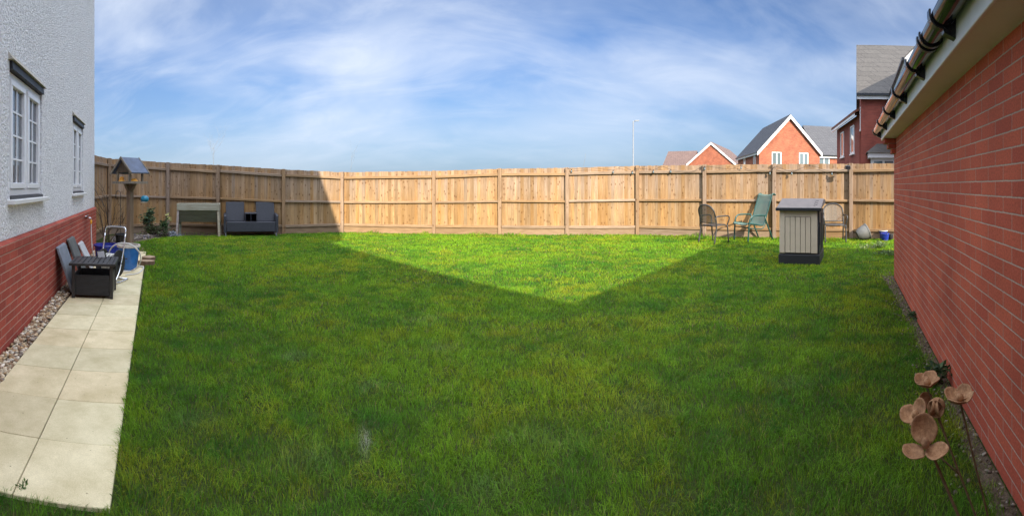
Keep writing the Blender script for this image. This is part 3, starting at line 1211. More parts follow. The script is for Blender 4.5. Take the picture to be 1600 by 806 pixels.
def far_window(t, x0, x1, y, z0, z1, facing='-y', sash=2):
    """flat window set on a wall: frame with its pane"""
    f_ = MB()
    b = 0.08
    if facing == '-y':
        bx = lambda a, c, d, e, q0, q1: f_.bb(a, c, y - q1, y - q0, d, e)
    else:                                     # facing -x: x0,x1 run along y, y is the x of the wall
        bx = lambda a, c, d, e, q0, q1: f_.bb(y - q1, y - q0, a, c, d, e)
    bx(x0, x1, z0, z0 + b, 0.0, 0.05)
    bx(x0, x1, z1 - b, z1, 0.0, 0.05)
    bx(x0, x0 + b, z0 + b, z1 - b, 0.0, 0.05)
    bx(x1 - b, x1, z0 + b, z1 - b, 0.0, 0.05)
    for i in range(1, sash):
        xm = x0 + (x1 - x0) * i / sash
        bx(xm - 0.05, xm + 0.05, z0 + b, z1 - b, 0.0, 0.05)
    bx(x0 - 0.08, x1 + 0.08, z0 - 0.08, z0 - 0.003, 0.0, 0.08)
    fo = f_.build('window', M['white_pvc'], t)
    f_ = MB()
    if facing == '-y':
        f_.bb(x0 + b, x1 - b, y - 0.02, y + 0.02, z0 + b, z1 - b)
    else:
        f_.bb(y - 0.02, y + 0.02, x0 + b, x1 - b, z0 + b, z1 - b)
    f_.build('pane', M['glass_far'], fo)


# gable fronted house in the middle distance
p2 = Vector((22.3, 35.6))
H2 = frame_thing('gabled_house', 'orange brick house with steep white edged gable and grey roof beyond fence', 'house', p2, R(18.3))
W2 = 6.17
gable_block(H2, 0, W2, 0, 10.5, 4.75, 8.15, 'y', M['brick_far'], M['tile_grey'], over=0.22, end1=False)
gable_block(H2, W2 + 0.25, 22, 1.2, 9.2, 4.55, 7.9, 'x', M['brick_far'], M['tile_grey'], over=0.2, barge=False)
for x0 in (1.25, 4.0):
    far_window(H2, x0, x0 + 0.95, 0.0, 3.35, 4.62)
far_window(H2, W2 + 0.35, W2 + 1.55, 1.2, 3.35, 4.45)
far_window(H2, W2 + 5.0, W2 + 6.2, 1.2, 3.35, 4.45)
far_window(H2, 1.4, 2.3, 0.0, 3.3, 4.4, '-x', 1)
far_window(H2, 6.2, 7.1, 0.0, 3.3, 4.4, '-x', 1)
# lower and further house
p1 = pol(1074, 69)
H1 = frame_thing('distant_house', 'far low brick gable with brown tiled roof left of the taller gable', 'house', p1, R(38.5))
gable_block(H1, 0, 7.6, 0, 16, 4.75, 8.0, 'y', M['brick_far'], M['tile_brown'], over=0.15, end1=False)
gable_block(H1, -5.2, -0.3, 3.5, 10.0, 4.5, 7.2, 'x', M['brick_far'], M['tile_brown'], over=0.15, barge=False)
# tall neighbour behind the garage
p3 = pol(1345, 22.6)
H3 = frame_thing('tall_house', 'tall dark red brick house with pale grey roof behind garage gutter', 'house', p3, R(44.6))
gable_block(H3, 0, 7.4, 0, 7.0, 6.15, 9.55, 'x', M['brick_dark'], M['tile_pale'], over=0.22, end0=False)
gable_block(H3, 1.7, 7.2, -6.6, -0.25, 6.1, 9.0, 'y', M['brick_dark'], M['tile_pale'], over=0.2)
far_window(H3, 0.35, 1.2, 0.0, 4.3, 5.5, '-x', 1)
# lower wing with red tiled eaves, turned a little
wg = bpy.data.objects.new('wing', None)
COL.objects.link(wg)
wg.parent = H3
wg.location = (-0.06, 0.5, 0)
wg.rotation_euler = (0, 0, R(12.6))
def wing():
    w = MB()
    ez, L = 5.15, 6.7
    w.bb(0, 2.2, 0, L, -0.3, ez)
    w.build('wing_wall', M['brick_dark'], wg)
    r_ = MB()
    r_.prism([(-0.35, -0.1, ez - 0.02), (2.4, -0.1, ez + 1.7), (2.4, -0.1, ez + 1.85), (-0.35, -0.1, ez + 0.13)], (0, L + 0.3, 0))
    r_.build('wing_roof', M['tile_red'], wg)
    f_ = MB()
    f_.bb(-0.34, -0.28, -0.09, L + 0.19, ez - 0.16, ez - 0.0)
    f_.build('wing_fascia', M['white_pvc'], wg)
    for y0 in (1.2, 4.2):
        far_window(wg, y0, y0 + 1.0, 0.0, 3.2, 4.75, '-x', 1)
wing()
# bay with a flat white canopy
mb = MB()
mb.bb(0.35, 1.66, -1.3, -0.01, 2.75, 3.0)
po = mb.build('bay_canopy', M['white_pvc'], H3)
mb = MB()
mb.add([(0.25, -1.4, 3.003), (1.66, -1.4, 3.003), (1.66, -0.01, 3.003), (0.25, -0.01, 3.003), (0.8, -0.5, 3.5), (1.66, -0.5, 3.5), (1.66, -0.01, 3.5), (0.8, -0.01, 3.5)],
       [(3, 2, 1, 0), (4, 5, 6, 7), (0, 1, 5, 4), (1, 2, 6, 5), (2, 3, 7, 6), (3, 0, 4, 7)])
mb.build('bay_roof', M['tile_pale'], po)
mb = MB()
mb.bb(0.5, 1.64, -1.15, -0.02, -0.2, 2.745)
mb.build('bay_wall', M['white_paint'], po)
mb = MB()
for x_ in (0.62, 1.15):
    mb.bb(x_, x_ + 0.42, -1.17, -1.151, 1.2, 2.6)
mb.build('bay_pane', M['glass_far'], po)

# street lamp and thin trees beyond the fence
pl_ = pol(989.5, 31)
SL = thing('street_lamp', 'slim grey street lamp standing beyond the fence', 'street lamp', (pl_.x, pl_.y, 0))
mb = MB()
mb.tube([(0, 0, 0), (0, 0, 1.2), (0, 0, 1.21), (0, 0, 5.9)], [0.075, 0.07, 0.052, 0.042], 10)
mb.build('column', M['lamp_metal'], SL)
mb = MB()
mb.bar((-0.03, 0, 5.9), (0.14, -0.03, 5.93), 0.05, 0.05)
mb.prism([(0.1, -0.09, 5.92), (0.40, -0.12, 5.94), (0.42, -0.02, 5.94), (0.10, 0.03, 5.92)], (0, 0, 0.07))
mb.build('lamp_head', M['lamp_metal'], SL, bevel=0.01)


def twigs(mb, p, d, L, r, depth, seed, spread=0.5, nb=3, up=0.25):
    """branching bare stems"""
    rr = random.Random(seed)
    pts = [Vector(p)]
    d = Vector(d).normalized()
    k = 5
    for i in range(k):
        d = (d + Vector((rr.uniform(-1, 1), rr.uniform(-1, 1), rr.uniform(-0.3, 1) * up)) * 0.16).normalized()
        pts.append(pts[-1] + d * (L / k))
    mb.tube(pts, [r * (1 - 0.6 * i / k) for i in range(k + 1)], 6)
    if depth > 0:
        for j in range(nb):
            i = rr.randint(1, k)
            dd = (d + Vector((rr.uniform(-1, 1), rr.uniform(-1, 1), rr.uniform(-0.1, 0.7))) * spread).normalized()
            twigs(mb, pts[i], dd, L * rr.uniform(0.45, 0.75), r * 0.55, depth - 1, seed * 7 + j + 1, spread, nb, up)


def sapling(px, d, h, label, seed, r=0.03, depth=3, lean=(0, 0, 1), nb=3):
    g = pol(px, d)
    t = thing('bare_sapling', label, 'tree', (g.x, g.y, 0))
    m_ = MB()
    m_.tube([(0, 0, 0), (0.02, 0.01, h * 0.35), (lean[0] * h * .1, 0, h * 0.6)], [r * 1.4, r * 1.1, r], 7)
    m_.build('trunk', M['twig_far'], t)
    m_ = MB()
    twigs(m_, (lean[0] * h * .1, 0, h * 0.6), lean, h * 0.42, r * 0.8, depth, seed, 0.55, nb, 0.4)
    m_.build('crown', M['twig_far'], t)


sapling(334, 22, 3.5, 'thin bare young tree showing above shaded fence behind the planter', 3, 0.010, 3, nb=4)
sapling(548, 21, 2.75, 'wispy bare tree tip above fence near the corner post', 8, 0.008, 2)
sapling(903, 19, 2.75, 'single bare leaning twig above the sunlit fence', 4, 0.012, 0, (0.35, 0, 1))

# ------------------------------------------------------------------ things on the path by the white house
# wicker side table with a slatted top
c = ab(5.60, -0.71)
T = frame_thing('side_table', 'black slatted side table with woven basket base on the path by the house', 'side table', c, VL)
S, HT = 0.235, 0.45
for sx in (-1, 1):
    for sy in (-1, 1):
        mb = MB()
        mb.bb(sx * S - .02, sx * S + .02, sy * S - .02, sy * S + .02, 0.017, HT - 0.03)
        mb.build('leg', M['black_metal'], T, bevel=0.003)
mb = MB()
E = 0.285
for (x0, x1, y0, y1) in ((-E, E, -E, -E + .035), (-E, E, E - .035, E), (-E, -E + .035, -E + .035, E - .035), (E - .035, E, -E + .035, E - .035)):
    mb.bb(x0, x1, y0, y1, HT - .03, HT)
ns = 8
sw = (2 * E - .07) / ns
for i in range(ns):
    x0 = -E + .035 + i * sw
    mb.bb(x0 + .006, x0 + sw - .006, -E + .034, E - .034, HT - .02, HT - .002)
mb.build('slatted_top', M['black_metal'], T, bevel=0.002)
for (cx_, cy_, lx, ly) in ((0, -S, S - .022, .008), (0, S, S - .022, .008), (-S, 0, .008, S - .022), (S, 0, .008, S - .022)):
    mb = MB()
    mb.bb(cx_ - lx, cx_ + lx, cy_ - ly, cy_ + ly, 0.055, 0.30)
    mb.build('wicker_panel', M['wicker_black'], T)
mb = MB()
mb.bb(-S + .009, S - .009, -S + .009, S - .009, 0.058, 0.07)
mb.build('basket_floor', M['wicker_black'], T)
# small black and white sign standing on the table
SG = frame_thing('plastic_scoop', 'small dark edged white plastic scoop lying on the slatted side table', 'scoop', ab(5.83, -0.66), R(120))
SG.location.z = HT
mb = MB()
mb.prism([(-.06, 0, 0), (.03, 0, 0), (.05, 0.02, .075), (-.04, 0.02, .085)], (0, .015, 0))
mb.build('blade', M['white_pvc'], SG)
mb = MB()
mb.bar((-.065, .0, .004), (-.045, .02, .09), .012, .02)
mb.bar((-.045, .02, .09), (.055, .02, .08), .02, .012)
mb.build('edge', M['black_pvc'], SG)


def leaning_slab(a, w, h, zlean, mat, label, th=0.04, yaw=0.0, foot=0.12):
    """paving slab stood against the plinth"""
    p = ab(a, -PW / 1.0 + 0.0)
    t = thing('paving_slab', label, 'slab', (*ab(a, -PW), 0), math.atan2(A.y, A.x) + yaw, 'slabs leaning on the brick plinth')
    m_ = MB()
    # local: x along wall, -y away from the wall
    ang = math.atan2(foot, h)
    dy, dz = -math.sin(ang), math.cos(ang)
    q = []
    f0, f1 = (-foot - 0.006, 0.018), (-0.006, 0.018 + h * math.cos(ang))
    nx, nz = -math.cos(ang) * th, -math.sin(ang) * th
    poly = [(-w / 2, f0[0], f0[1] + 0.03), (-w / 2, f1[0], f1[1] + 0.03), (-w / 2, f1[0] + nx, f1[1] + nz + 0.03), (-w / 2, f0[0] + nx, f0[1] + nz + 0.03)]
    m_.prism(poly, (w, 0, 0))
    o = m_.build('paving_slab', mat, None, bevel=0.004)
    o.location, o.rotation_euler = t.location, t.rotation_euler
    o['label'], o['category'], o['group'] = label, 'slab', 'slabs leaning on the brick plinth'
    bpy.data.objects.remove(t)
    return o


leaning_slab(5.72, 0.50, 0.60, 0, M['grey_paver'], 'blue grey paving slab leaning on plinth, nearest one behind the side table', yaw=0.0, foot=0.20)
leaning_slab(6.42, 0.46, 0.62, 0, M['dark_paver'], 'dark olive grey paving slab leaning on plinth, middle of three', yaw=0.0, foot=0.22)
leaning_slab(7.35, 0.40, 0.44, 0, M['pale_paver'], 'pale grey paving slab leaning on plinth beneath the garden tap', yaw=0.0, foot=0.2)

# hose reel cart
HR = frame_thing('hose_reel', 'hose reel with chrome tube stand and coil of pale hose on path', 'hose reel', ab(6.35, -0.57), VL + R(24))
mb = MB()
mb.smooth = True
hx = 0.17
for s in (-1, 1):
    mb.tube(spline([(s * hx, 0.20, 0.032), (s * hx, 0.02, 0.03), (s * hx, -0.14, 0.04), (s * hx, -0.17, 0.07), (s * hx, -0.05, 0.20), (s * hx, 0.06, 0.45), (s * hx, 0.13, 0.70)], 5), 0.012, 8)
mb.tube(spline([(-hx, 0.13, 0.70), (-hx + .01, 0.15, 0.765), (-hx + .06, 0.16, 0.79), (hx - .06, 0.16, 0.79), (hx - .01, 0.15, 0.765), (hx, 0.13, 0.70)], 5), 0.012, 8)
mb.tube([(-hx, 0.20, 0.032), (hx, 0.20, 0.032)], 0.012, 8)
mb.tube([(-hx, -0.16, 0.055), (hx, -0.16, 0.055)], 0.012, 8)
mb.build('stand', M['chrome'], HR)


def drum_disc(x, r0, r1, name, mat, w=0.014):
    m_ = MB()
    nn = 30
    vs, fs = [], []
    for xx in (x - w / 2, x + w / 2):
        for rr in (r0, r1):
            for k in range(nn):
                an = 2 * math.pi * k / nn
                vs.append((xx, rr * math.cos(an), rr * math.sin(an)))
    for k in range(nn):
        j = (k + 1) % nn
        fs += [(k, j, nn + j, nn + k), (2 * nn + j, 2 * nn + k, 3 * nn + k, 3 * nn + j), (nn + k, nn + j, 3 * nn + j, 3 * nn + k), (j, k, 2 * nn + k, 2 * nn + j)]
    m_.M = Matrix.Translation((0, -0.01, 0.29))
    m_.add(vs, fs)
    return m_.build(name, mat, HR)


for s in (-1, 1):
    drum_disc(s * 0.13, 0.03, 0.19, 'drum_flange', M['dark_plastic'])
drum_disc(0, 0.02, 0.075, 'drum_core', M['dark_plastic'], 0.24)
mb = MB()
pts = []
for i in range(8 * 24 + 1):
    tt = i / 24
    layer = int(tt) // 4
    rr = 0.10 + 0.022 * layer
    xx = -0.10 + 0.2 * ((tt % 4) / 4 if layer % 2 == 0 else 1 - (tt % 4) / 4)
    pts.append((xx, -0.01 + rr * math.cos(tt * 6.283), 0.29 + rr * math.sin(tt * 6.283)))
mb.tube(pts, 0.0125, 7)
mb.build('wound_hose', M['grey_hose'], HR)
mb = MB()
mb.tube([(0.13, -0.01, 0.29), (0.20, -0.01, 0.29), (0.205, 0.02, 0.36), (0.255, 0.02, 0.36)], 0.010, 7)
mb.build('crank', M['dark_plastic'], HR)

# the loose hose: from the tap down and round the blue pot
tapw = VH.matrix_world if False else None
tx = house_pt(8.14, -PW + 0.10, 0.685)
mb = MB()
mb.tube(spline([tx, house_pt(8.13, -PW + .105, 0.5), house_pt(8.10, -PW + .13, 0.22), house_pt(7.9, -PW + .22, 0.045), house_pt(7.5, -PW + .36, 0.035), house_pt(7.15, -0.62, 0.06), house_pt(6.85, -0.55, 0.20)], 8), 0.011, 8)
tag(mb.build('supply_hose', M['grey_hose']), 'pale hose hanging straight down from the garden tap', 'hose')
mb = MB()
bp = ab(7.30, -0.36)


def loop(cx, cy, cz, r, tilt, az, n=28, a0=0, a1=6.283):
    res = []
    for i in range(n + 1):
        t = a0 + (a1 - a0) * i / n
        v = Vector((r * math.cos(t), 0, r * math.sin(t)))
        v = Matrix.Rotation(tilt, 3, 'X') @ v
        v = Matrix.Rotation(-az, 3, 'Z') @ v
        res.append(Vector((cx, cy, cz)) + v)
    return res


lc = ab(6.85, -0.40)
pts = loop(lc.x, lc.y, 0.285, 0.255, R(22), VL + R(8), 30, R(-70), R(285)) 
mb.tube(pts, 0.011, 8)
tag(mb.build('hose_loop', M['grey_hose']), 'upright loop of pale hose leaning on front of big blue pot', 'hose')
mb = MB()
mb.tube(spline([house_pt(6.75, -0.38, 0.03), house_pt(6.9, -0.2, 0.03), house_pt(7.2, -0.13, 0.03), house_pt(7.4, -0.12, 0.03), house_pt(7.5, -0.17, 0.03), house_pt(7.4, -0.22, 0.03), house_pt(7.1, -0.27, 0.03)], 8), 0.010, 8)
tag(mb.build('hose_tail', M['grey_hose']), 'loose end of hose lying flat on path by log slices', 'hose')


def pot(name, label, p, r, h, mat, rim_mat, z0=0.0, sq=False, fill=True, group=None, base=0.66):
    t = thing(name, label, 'plant pot', (p.x, p.y, z0), 0, group)
    m_ = MB()
    prof = [(0, 0.0), (r * base, 0), (r * (base + .09), h * .12), (r * .92, h * .6), (r * .97, h * .9), (r * .97, h * .915)]
    m_.lathe(prof, 32)
    m_.build('body', mat, t, sharp=50)
    m_ = MB()
    m_.lathe([(r * .95, h * .90), (r * 1.06, h * .905), (r * 1.07, h * .96), (r * 1.03, h), (r * .90, h), (r * .88, h * .86), (r * .86, h * .8)], 32)
    m_.build('rim', rim_mat, t, sharp=50)
    if fill:
        m_ = MB()
        m_.lathe([(0, h * .84), (r * .5, h * .85), (r * .87, h * .82)], 24)
        m_.build('compost', M['soil'], t)
    return t


pot('glazed_pot', 'big round blue glazed pot with cream rim standing on path', ab(7.30, -0.36), 0.185, 0.41, M['blue_glaze'], M['cream_glaze'], 0.018)
pot('glazed_pot', 'dark cobalt glazed pot on path behind the hose reel', ab(8.12, -0.80), 0.24, 0.30, M['cobalt'], M['cobalt'], 0.018, base=0.8)
pot('black_tub', 'black plastic plant tub in the corner behind cobalt pot', ab(10.35, -0.62), 0.21, 0.27, M['dark_plastic'], M['dark_plastic'], 0.0, base=0.8)

# log slices at the edge of the lawn
def log_slice(a, b, r, h, label, seed):
    rr = random.Random(seed)
    p = ab(a, b)
    t = thing('log_slice', label, 'log', (p.x, p.y, 0.015), rr.uniform(0, 6), 'log slices at the path edge')
    nn = 18
    rad = [r * rr.uniform(0.9, 1.08) for _ in range(nn)]
    def ring(f, z):
        return [(rad[k] * f * math.cos(6.283 * k / nn), rad[k] * f * math.sin(6.283 * k / nn) * 0.8, z) for k in range(nn)]
    m_ = MB()
    m_.col = (0.17, 0.11, 0.07, 1)
    m_.smooth = True
    m_.add(ring(1, 0) + ring(1.02, h * .5) + ring(1, h), [(k, (k + 1) % nn, nn + (k + 1) % nn, nn + k) for k in range(nn)] + [(nn + k, nn + (k + 1) % nn, 2 * nn + (k + 1) % nn, 2 * nn + k) for k in range(nn)])
    m_.build('bark', M['grey_wood'], t)
    m_ = MB()
    m_.col = (0.33, 0.24, 0.16, 1)
    m_.add(ring(0.97, h + .001), [tuple(range(nn))])
    m_.build('cut_face', M['grey_wood'], t)


log_slice(7.72, -0.07, 0.14, 0.075, 'weathered log slice at path edge, nearer one beside blue pot', 1)
log_slice(8.25, -0.03, 0.15, 0.06, 'weathered log slice at path edge, further one in the grass', 2)

# ------------------------------------------------------------------ bird table
g = pol(203.2, 9.6)
BT = thing('bird_table', 'wooden bird table with slate blue pitched roof on thick post', 'bird table', (g.x, g.y, 0), R(4))
BW = (0.20, 0.15, 0.105, 1)
BG = (0.235, 0.205, 0.165, 1)
mb = MB()
mb.col = BW
mb.bb(-.058, .058, -.058, .058, 0, 1.44)
mb.build('post', M['bird_wood'], BT, bevel=0.006)
for dx, dy in ((1, 0), (-1, 0), (0, 1), (0, -1)):
    mb = MB()
    mb.col = tuple(x * .8 for x in BW[:3]) + (1,)
    px_, py_ = -dy, dx
    poly = [(dx * .06, dy * .06, 1.26), (dx * .175, dy * .175, 1.445), (dx * .06, dy * .06, 1.445)]
    poly = [(p[0] - px_ * .03, p[1] - py_ * .03, p[2]) for p in poly]
    mb.prism(poly, (px_ * .06, py_ * .06, 0))
    mb.build('brace', M['bird_wood'], BT)
mb = MB()
mb.col = BG
mb.bb(-.27, .27, -.27, .27, 1.446, 1.470)
for (x0, x1, y0, y1) in ((-.275, .275, -.275, -.262), (-.275, .275, .262, .275), (-.275, -.262, -.26, .26), (.262, .275, -.26, .26)):
    mb.bb(x0, x1, y0, y1, 1.44, 1.492)
mb.build('platform', M['bird_wood'], BT, bevel=0.002)
for sx in (-1, 1):
    for sy in (-1, 1):
        mb = MB()
        mb.col = BG
        mb.bb(sx * .185 - .02, sx * .185 + .02, sy * .19 - .02, sy * .19 + .02, 1.471, 1.71)
        mb.build('roof_post', M['bird_wood'], BT, bevel=0.003)
RZ, EZB, HW, HLN = 1.985, 1.655, 0.30, 0.265
for s in (-1, 1):
    mb = MB()
    poly = [(s * HW, -HLN, EZB), (s * .003, -HLN, RZ), (s * .003, -HLN, RZ + .026), (s * (HW + .01), -HLN, EZB + .022)]
    mb.prism(poly, (0, 2 * HLN, 0))
    mb.build('roof_panel', M['slate'], BT)
    for yy in (-HLN - .022, HLN + .002):
        mb = MB()
        mb.col = BG
        mb.prism([(s * (HW + .02), yy, EZB - .02), (s * .002, yy, RZ - .015), (s * .002, yy, RZ + .04), (s * (HW + .02), yy, EZB + .03)], (0, .02, 0))
        mb.build('bargeboard', M['bird_wood'], BT)
for yy in (-.20, .185):
    mb = MB()
    mb.col = tuple(x * .62 for x in BW[:3]) + (1,)
    mb.prism([(-.265, yy, 1.685), (.265, yy, 1.685), (.0, yy, RZ - .006)], (0, .015, 0))
    mb.build('gable_board', M['bird_wood'], BT)
for (dx, dy, lab, w) in ((-.10, -.15, 'orange feeder of nuts inside bird table, left one under the gable', .075), (.155, -.02, 'orange dish of seed inside bird table, right one under the slate slope', .085)):
    t = thing('bird_feed', lab, 'bird feed', (g.x + dx, g.y + dy, 1.4705), 0)
    mb = MB()
    mb.lathe([(0, 0), (w * .9, 0), (w, .02), (w * .95, .045), (w * .8, .05)], 16)
    mb.build('dish', M['yellow_plastic'], t)
    mb = MB()
    mb.lathe([(w * .78, .046), (w * .62, .115 if dx < 0 else .075), (0, .125 if dx < 0 else .085)], 16)
    mb.build('feed', M['orange_food'], t)

# blue coconut style feeder hanging from the platform edge
f = pol(226, 9.55)
zf = zat(311, 9.55)
t = thing('hanging_feeder', 'round teal blue bird feeder hanging right of bird table', 'bird feeder', (f.x, f.y, zf), R(20))
mb = MB()
vs, fs = [], []
nn, mm, r_ = 22, 12, 0.088
for i in range(mm + 1):
    ph = R(38) + (math.pi - R(38)) * i / mm
    for k in range(nn):
        an = 6.283 * k / nn
        vs.append((-r_ * math.cos(ph) * 1.05, r_ * math.sin(ph) * math.cos(an), r_ * math.sin(ph) * math.sin(an) * .9))
for i in range(mm):
    for k in range(nn):
        fs.append((i * nn + k, i * nn + (k + 1) % nn, (i + 1) * nn + (k + 1) % nn, (i + 1) * nn + k))
mb.smooth = True
mb.add(vs, fs)
o = mb.build('shell', M['teal_plastic'], t)
sm = o.modifiers.new('solid', 'SOLIDIFY')
sm.thickness = 0.006
mb = MB()
mb.lathe([(0, -.055), (.06, -.05), (.078, -.062), (.07, -.078), (0, -.08)], 18, (-.015, 0, 0))
mb.build('tray', M['cream_glaze'], t)
mb = MB()
top = Vector((g.x + 0.26, g.y + 0.27, 1.445)) - Vector((f.x, f.y, zf))
topl = Matrix.Rotation(-R(20), 3, 'Z') @ top
mb.tube([(0, 0, .075), (topl * 0.5 + Vector((0, 0, .03))), topl], 0.0022, 5)
mb.build('cord', M['black_metal'], t)

# shepherd's crook
s_ = pol(188.5, 9.9)
mb = MB()
pts = [(s_.x, s_.y, -0.05), (s_.x, s_.y, 0.7), (s_.x, s_.y, 1.12)]
cr = arc((s_.x - 0.085, s_.y, 1.20), 0.085, 0, R(180), 10)
pts = [(s_.x, s_.y, 0.0), (s_.x, s_.y, 0.6), (s_.x, s_.y, 1.12)] + [tuple(p) for p in cr] + [(s_.x - 0.17, s_.y, 1.12), (s_.x - 0.15, s_.y, 1.09)]
mb.tube(pts, 0.007, 7)
tag(mb.build('plant_hook', M['black_metal']), 'thin dark shepherd hook with curled top left of bird table post', 'hook')

# bare shrub by the house corner
sh = gnd(166, 384)
t = thing('bare_shrub', 'leafless brown shrub with long bending stems by the house corner', 'shrub', (sh.x, sh.y, 0))
for i, (dx, dy, dz, L) in enumerate(((-.20, -.45, 1, 0.95), (.04, .1, 1, 1.0), (.55, .25, .9, 0.75), (-.05, -.2, 1, 1.15), (.25, .0, 1, 0.7))):
    mb = MB()
    twigs(mb, (rnd.uniform(-.06, .06), rnd.uniform(-.06, .06), -0.02), (dx, dy, dz), L, 0.014, 2, 20 + i, 0.6, 3, 0.3)
    mb.build('stem', M['twig'], t)


def leaves_mesh(n, rad, centre, size, cols, seed, flat=0.5, aspect=2.2, up=0.3):
    """separate small pointed leaves through a lumpy volume"""
    r_ = np.random.default_rng(seed)
    k = max(3, n // 30)
    cl = r_.normal(0, 0.55, (k, 3)) * np.array(rad)
    ctr = cl[r_.integers(0, k, n)] + r_.normal(0, 0.28, (n, 3)) * np.array(rad)
    ctr += np.array(centre)
    ctr[:, 2] = np.abs(ctr[:, 2])
    d = r_.normal(0, 1, (n, 3)); d[:, 2] = d[:, 2] * flat + up
    d /= np.linalg.norm(d, axis=1)[:, None]
    s = np.cross(d, r_.normal(0, 1, (n, 3))); s /= np.linalg.norm(s, axis=1)[:, None]
    nn_ = np.cross(d, s)
    L = size * r_.uniform(0.6, 1.3, (n, 1)); Wd = L / aspect / 2
    p0 = ctr; p1 = ctr + d * L * .5 + s * Wd + nn_ * L * .06; p3 = ctr + d * L * .5 - s * Wd + nn_ * L * .06; p2 = ctr + d * L
    co = np.stack([p0, p1, p2, p3], 1).reshape(-1, 3)
    fa = np.arange(4 * n)
    cc = np.array(cols)[r_.integers(0, len(cols), n)] * r_.uniform(0.7, 1.25, (n, 1))
    cc = np.repeat(np.concatenate([cc, np.ones((n, 1))], 1), 4, 0)
    return co, fa, cc


GREENS = [(0.055, 0.105, 0.035), (0.035, 0.075, 0.025), (0.085, 0.13, 0.05), (0.05, 0.09, 0.045)]


def leafy(name, label, cat, p, rad, z, n, size, cols, seed, stems=4, group=None, **k):
    t = thing(name, label, cat, (p.x, p.y, 0), 0, group)
    co, fa, cc = leaves_mesh(n, rad, (0, 0, z), size, cols, seed, **k)
    o = fast_mesh('foliage', co, fa, 4, cc, M['leaf'])
    o.parent = t
    if stems:
        m_ = MB()
        rr = random.Random(seed)
        for i in range(stems):
            e = (rr.uniform(-1, 1) * rad[0] * .8, rr.uniform(-1, 1) * rad[1] * .8, z + rr.uniform(-.2, 1) * rad[2])
            m_.tube([(rr.uniform(-.03, .03), rr.uniform(-.03, .03), -.02), (e[0] * .6, e[1] * .6, e[2] * .6), e], [0.007, 0.005, 0.003], 5)
        m_.build('stem', M['twig'], t)
    return t


leafy('evergreen_shrub', 'tall variegated evergreen shrub against shaded fence right of bird table', 'shrub', pol(233, 12.3), (0.14, 0.10, 0.22), 0.50, 700, 0.085, [(0.06, 0.10, 0.05), (0.20, 0.23, 0.10), (0.045, 0.085, 0.05), (0.10, 0.15, 0.08)], 31)
leafy('evergreen_shrub', 'low dark bushy shrub spreading beneath the tall variegated shrub', 'shrub', pol(243, 12.15), (0.30, 0.16, 0.12), 0.17, 850, 0.07, [(0.055, 0.08, 0.03), (0.075, 0.05, 0.035), (0.10, 0.13, 0.055)], 32)
leafy('flowering_plant', 'green plant topped with pale yellow flowers beside the planter', 'plant', pol(258, 12.2), (0.12, 0.10, 0.15), 0.27, 260, 0.09, GREENS, 33)
co, fa, cc = leaves_mesh(60, (0.07, 0.06, 0.07), (pol(263.5, 12.2).x, pol(263.5, 12.2).y, 0.50), 0.05, [(0.55, 0.55, 0.16), (0.62, 0.6, 0.3)], 34)
o = fast_mesh('flower_head', co, fa, 4, cc, M['leaf'])
ft = [x for x in bpy.data.objects if x.name == 'flowering_plant'][0]
o.parent = ft
o.matrix_parent_inverse = Matrix.Translation(-Vector(ft.location))

# soil bed with lumps along the left fence
mb = MB()
def pxy(px, d, z=-0.02):
    v = pol(px, d)
    return (v.x, v.y, z)
mb.prism([pxy(172, 12.3), pxy(172, 10.6), pxy(215, 10.9), pxy(240, 11.6), pxy(280, 12.25), pxy(350, 12.35), pxy(440, 12.55), pxy(440, 12.9), pxy(341, 13.2), pxy(262, 13.5)], (0, 0, 0.026))
struct(mb.build('soil_bed', M['bed']))
n = 900
pxs = rng.uniform(175, 275, n)
ds = np.interp(pxs, [175, 215, 240, 285], [10.8, 11.3, 11.9, 12.5]) + np.abs(rng.normal(0, 0.5, n))
ds = np.minimum(ds, np.interp(pxs, [175, 262, 300], [12.0, 13.1, 13.0]))
th_ = (pxs - 800) / F
pts = np.column_stack([ds * np.sin(th_), ds * np.cos(th_), rng.uniform(0.0, 0.05, n)])
o = pebbles('rockery_stones', pts, rng.uniform(0.02, 0.075, n) * rng.uniform(0.4, 1, n), [(0.10, 0.075, 0.06), (0.16, 0.13, 0.11), (0.07, 0.055, 0.045), (0.22, 0.19, 0.16), (0.12, 0.11, 0.12)], '')
tag(o, 'brown stones and soil lumps of planting bed beneath shaded fence', 'stones', kind='stuff')
n = 260
pxs = rng.normal(271, 5.5, n)
ds = rng.uniform(12.1, 12.8, n)
th_ = (pxs - 800) / F
pts = np.column_stack([ds * np.sin(th_), ds * np.cos(th_), rng.uniform(0.0, 0.10, n) * np.exp(-((pxs - 271) / 8) ** 2)])
o = pebbles('slate_chippings', pts, rng.uniform(0.015, 0.04, n), [(0.16, 0.18, 0.21), (0.22, 0.24, 0.27), (0.11, 0.12, 0.14)], '')
tag(o, 'small heap of blue grey slate chippings by left leg of planter', 'stones', kind='stuff')

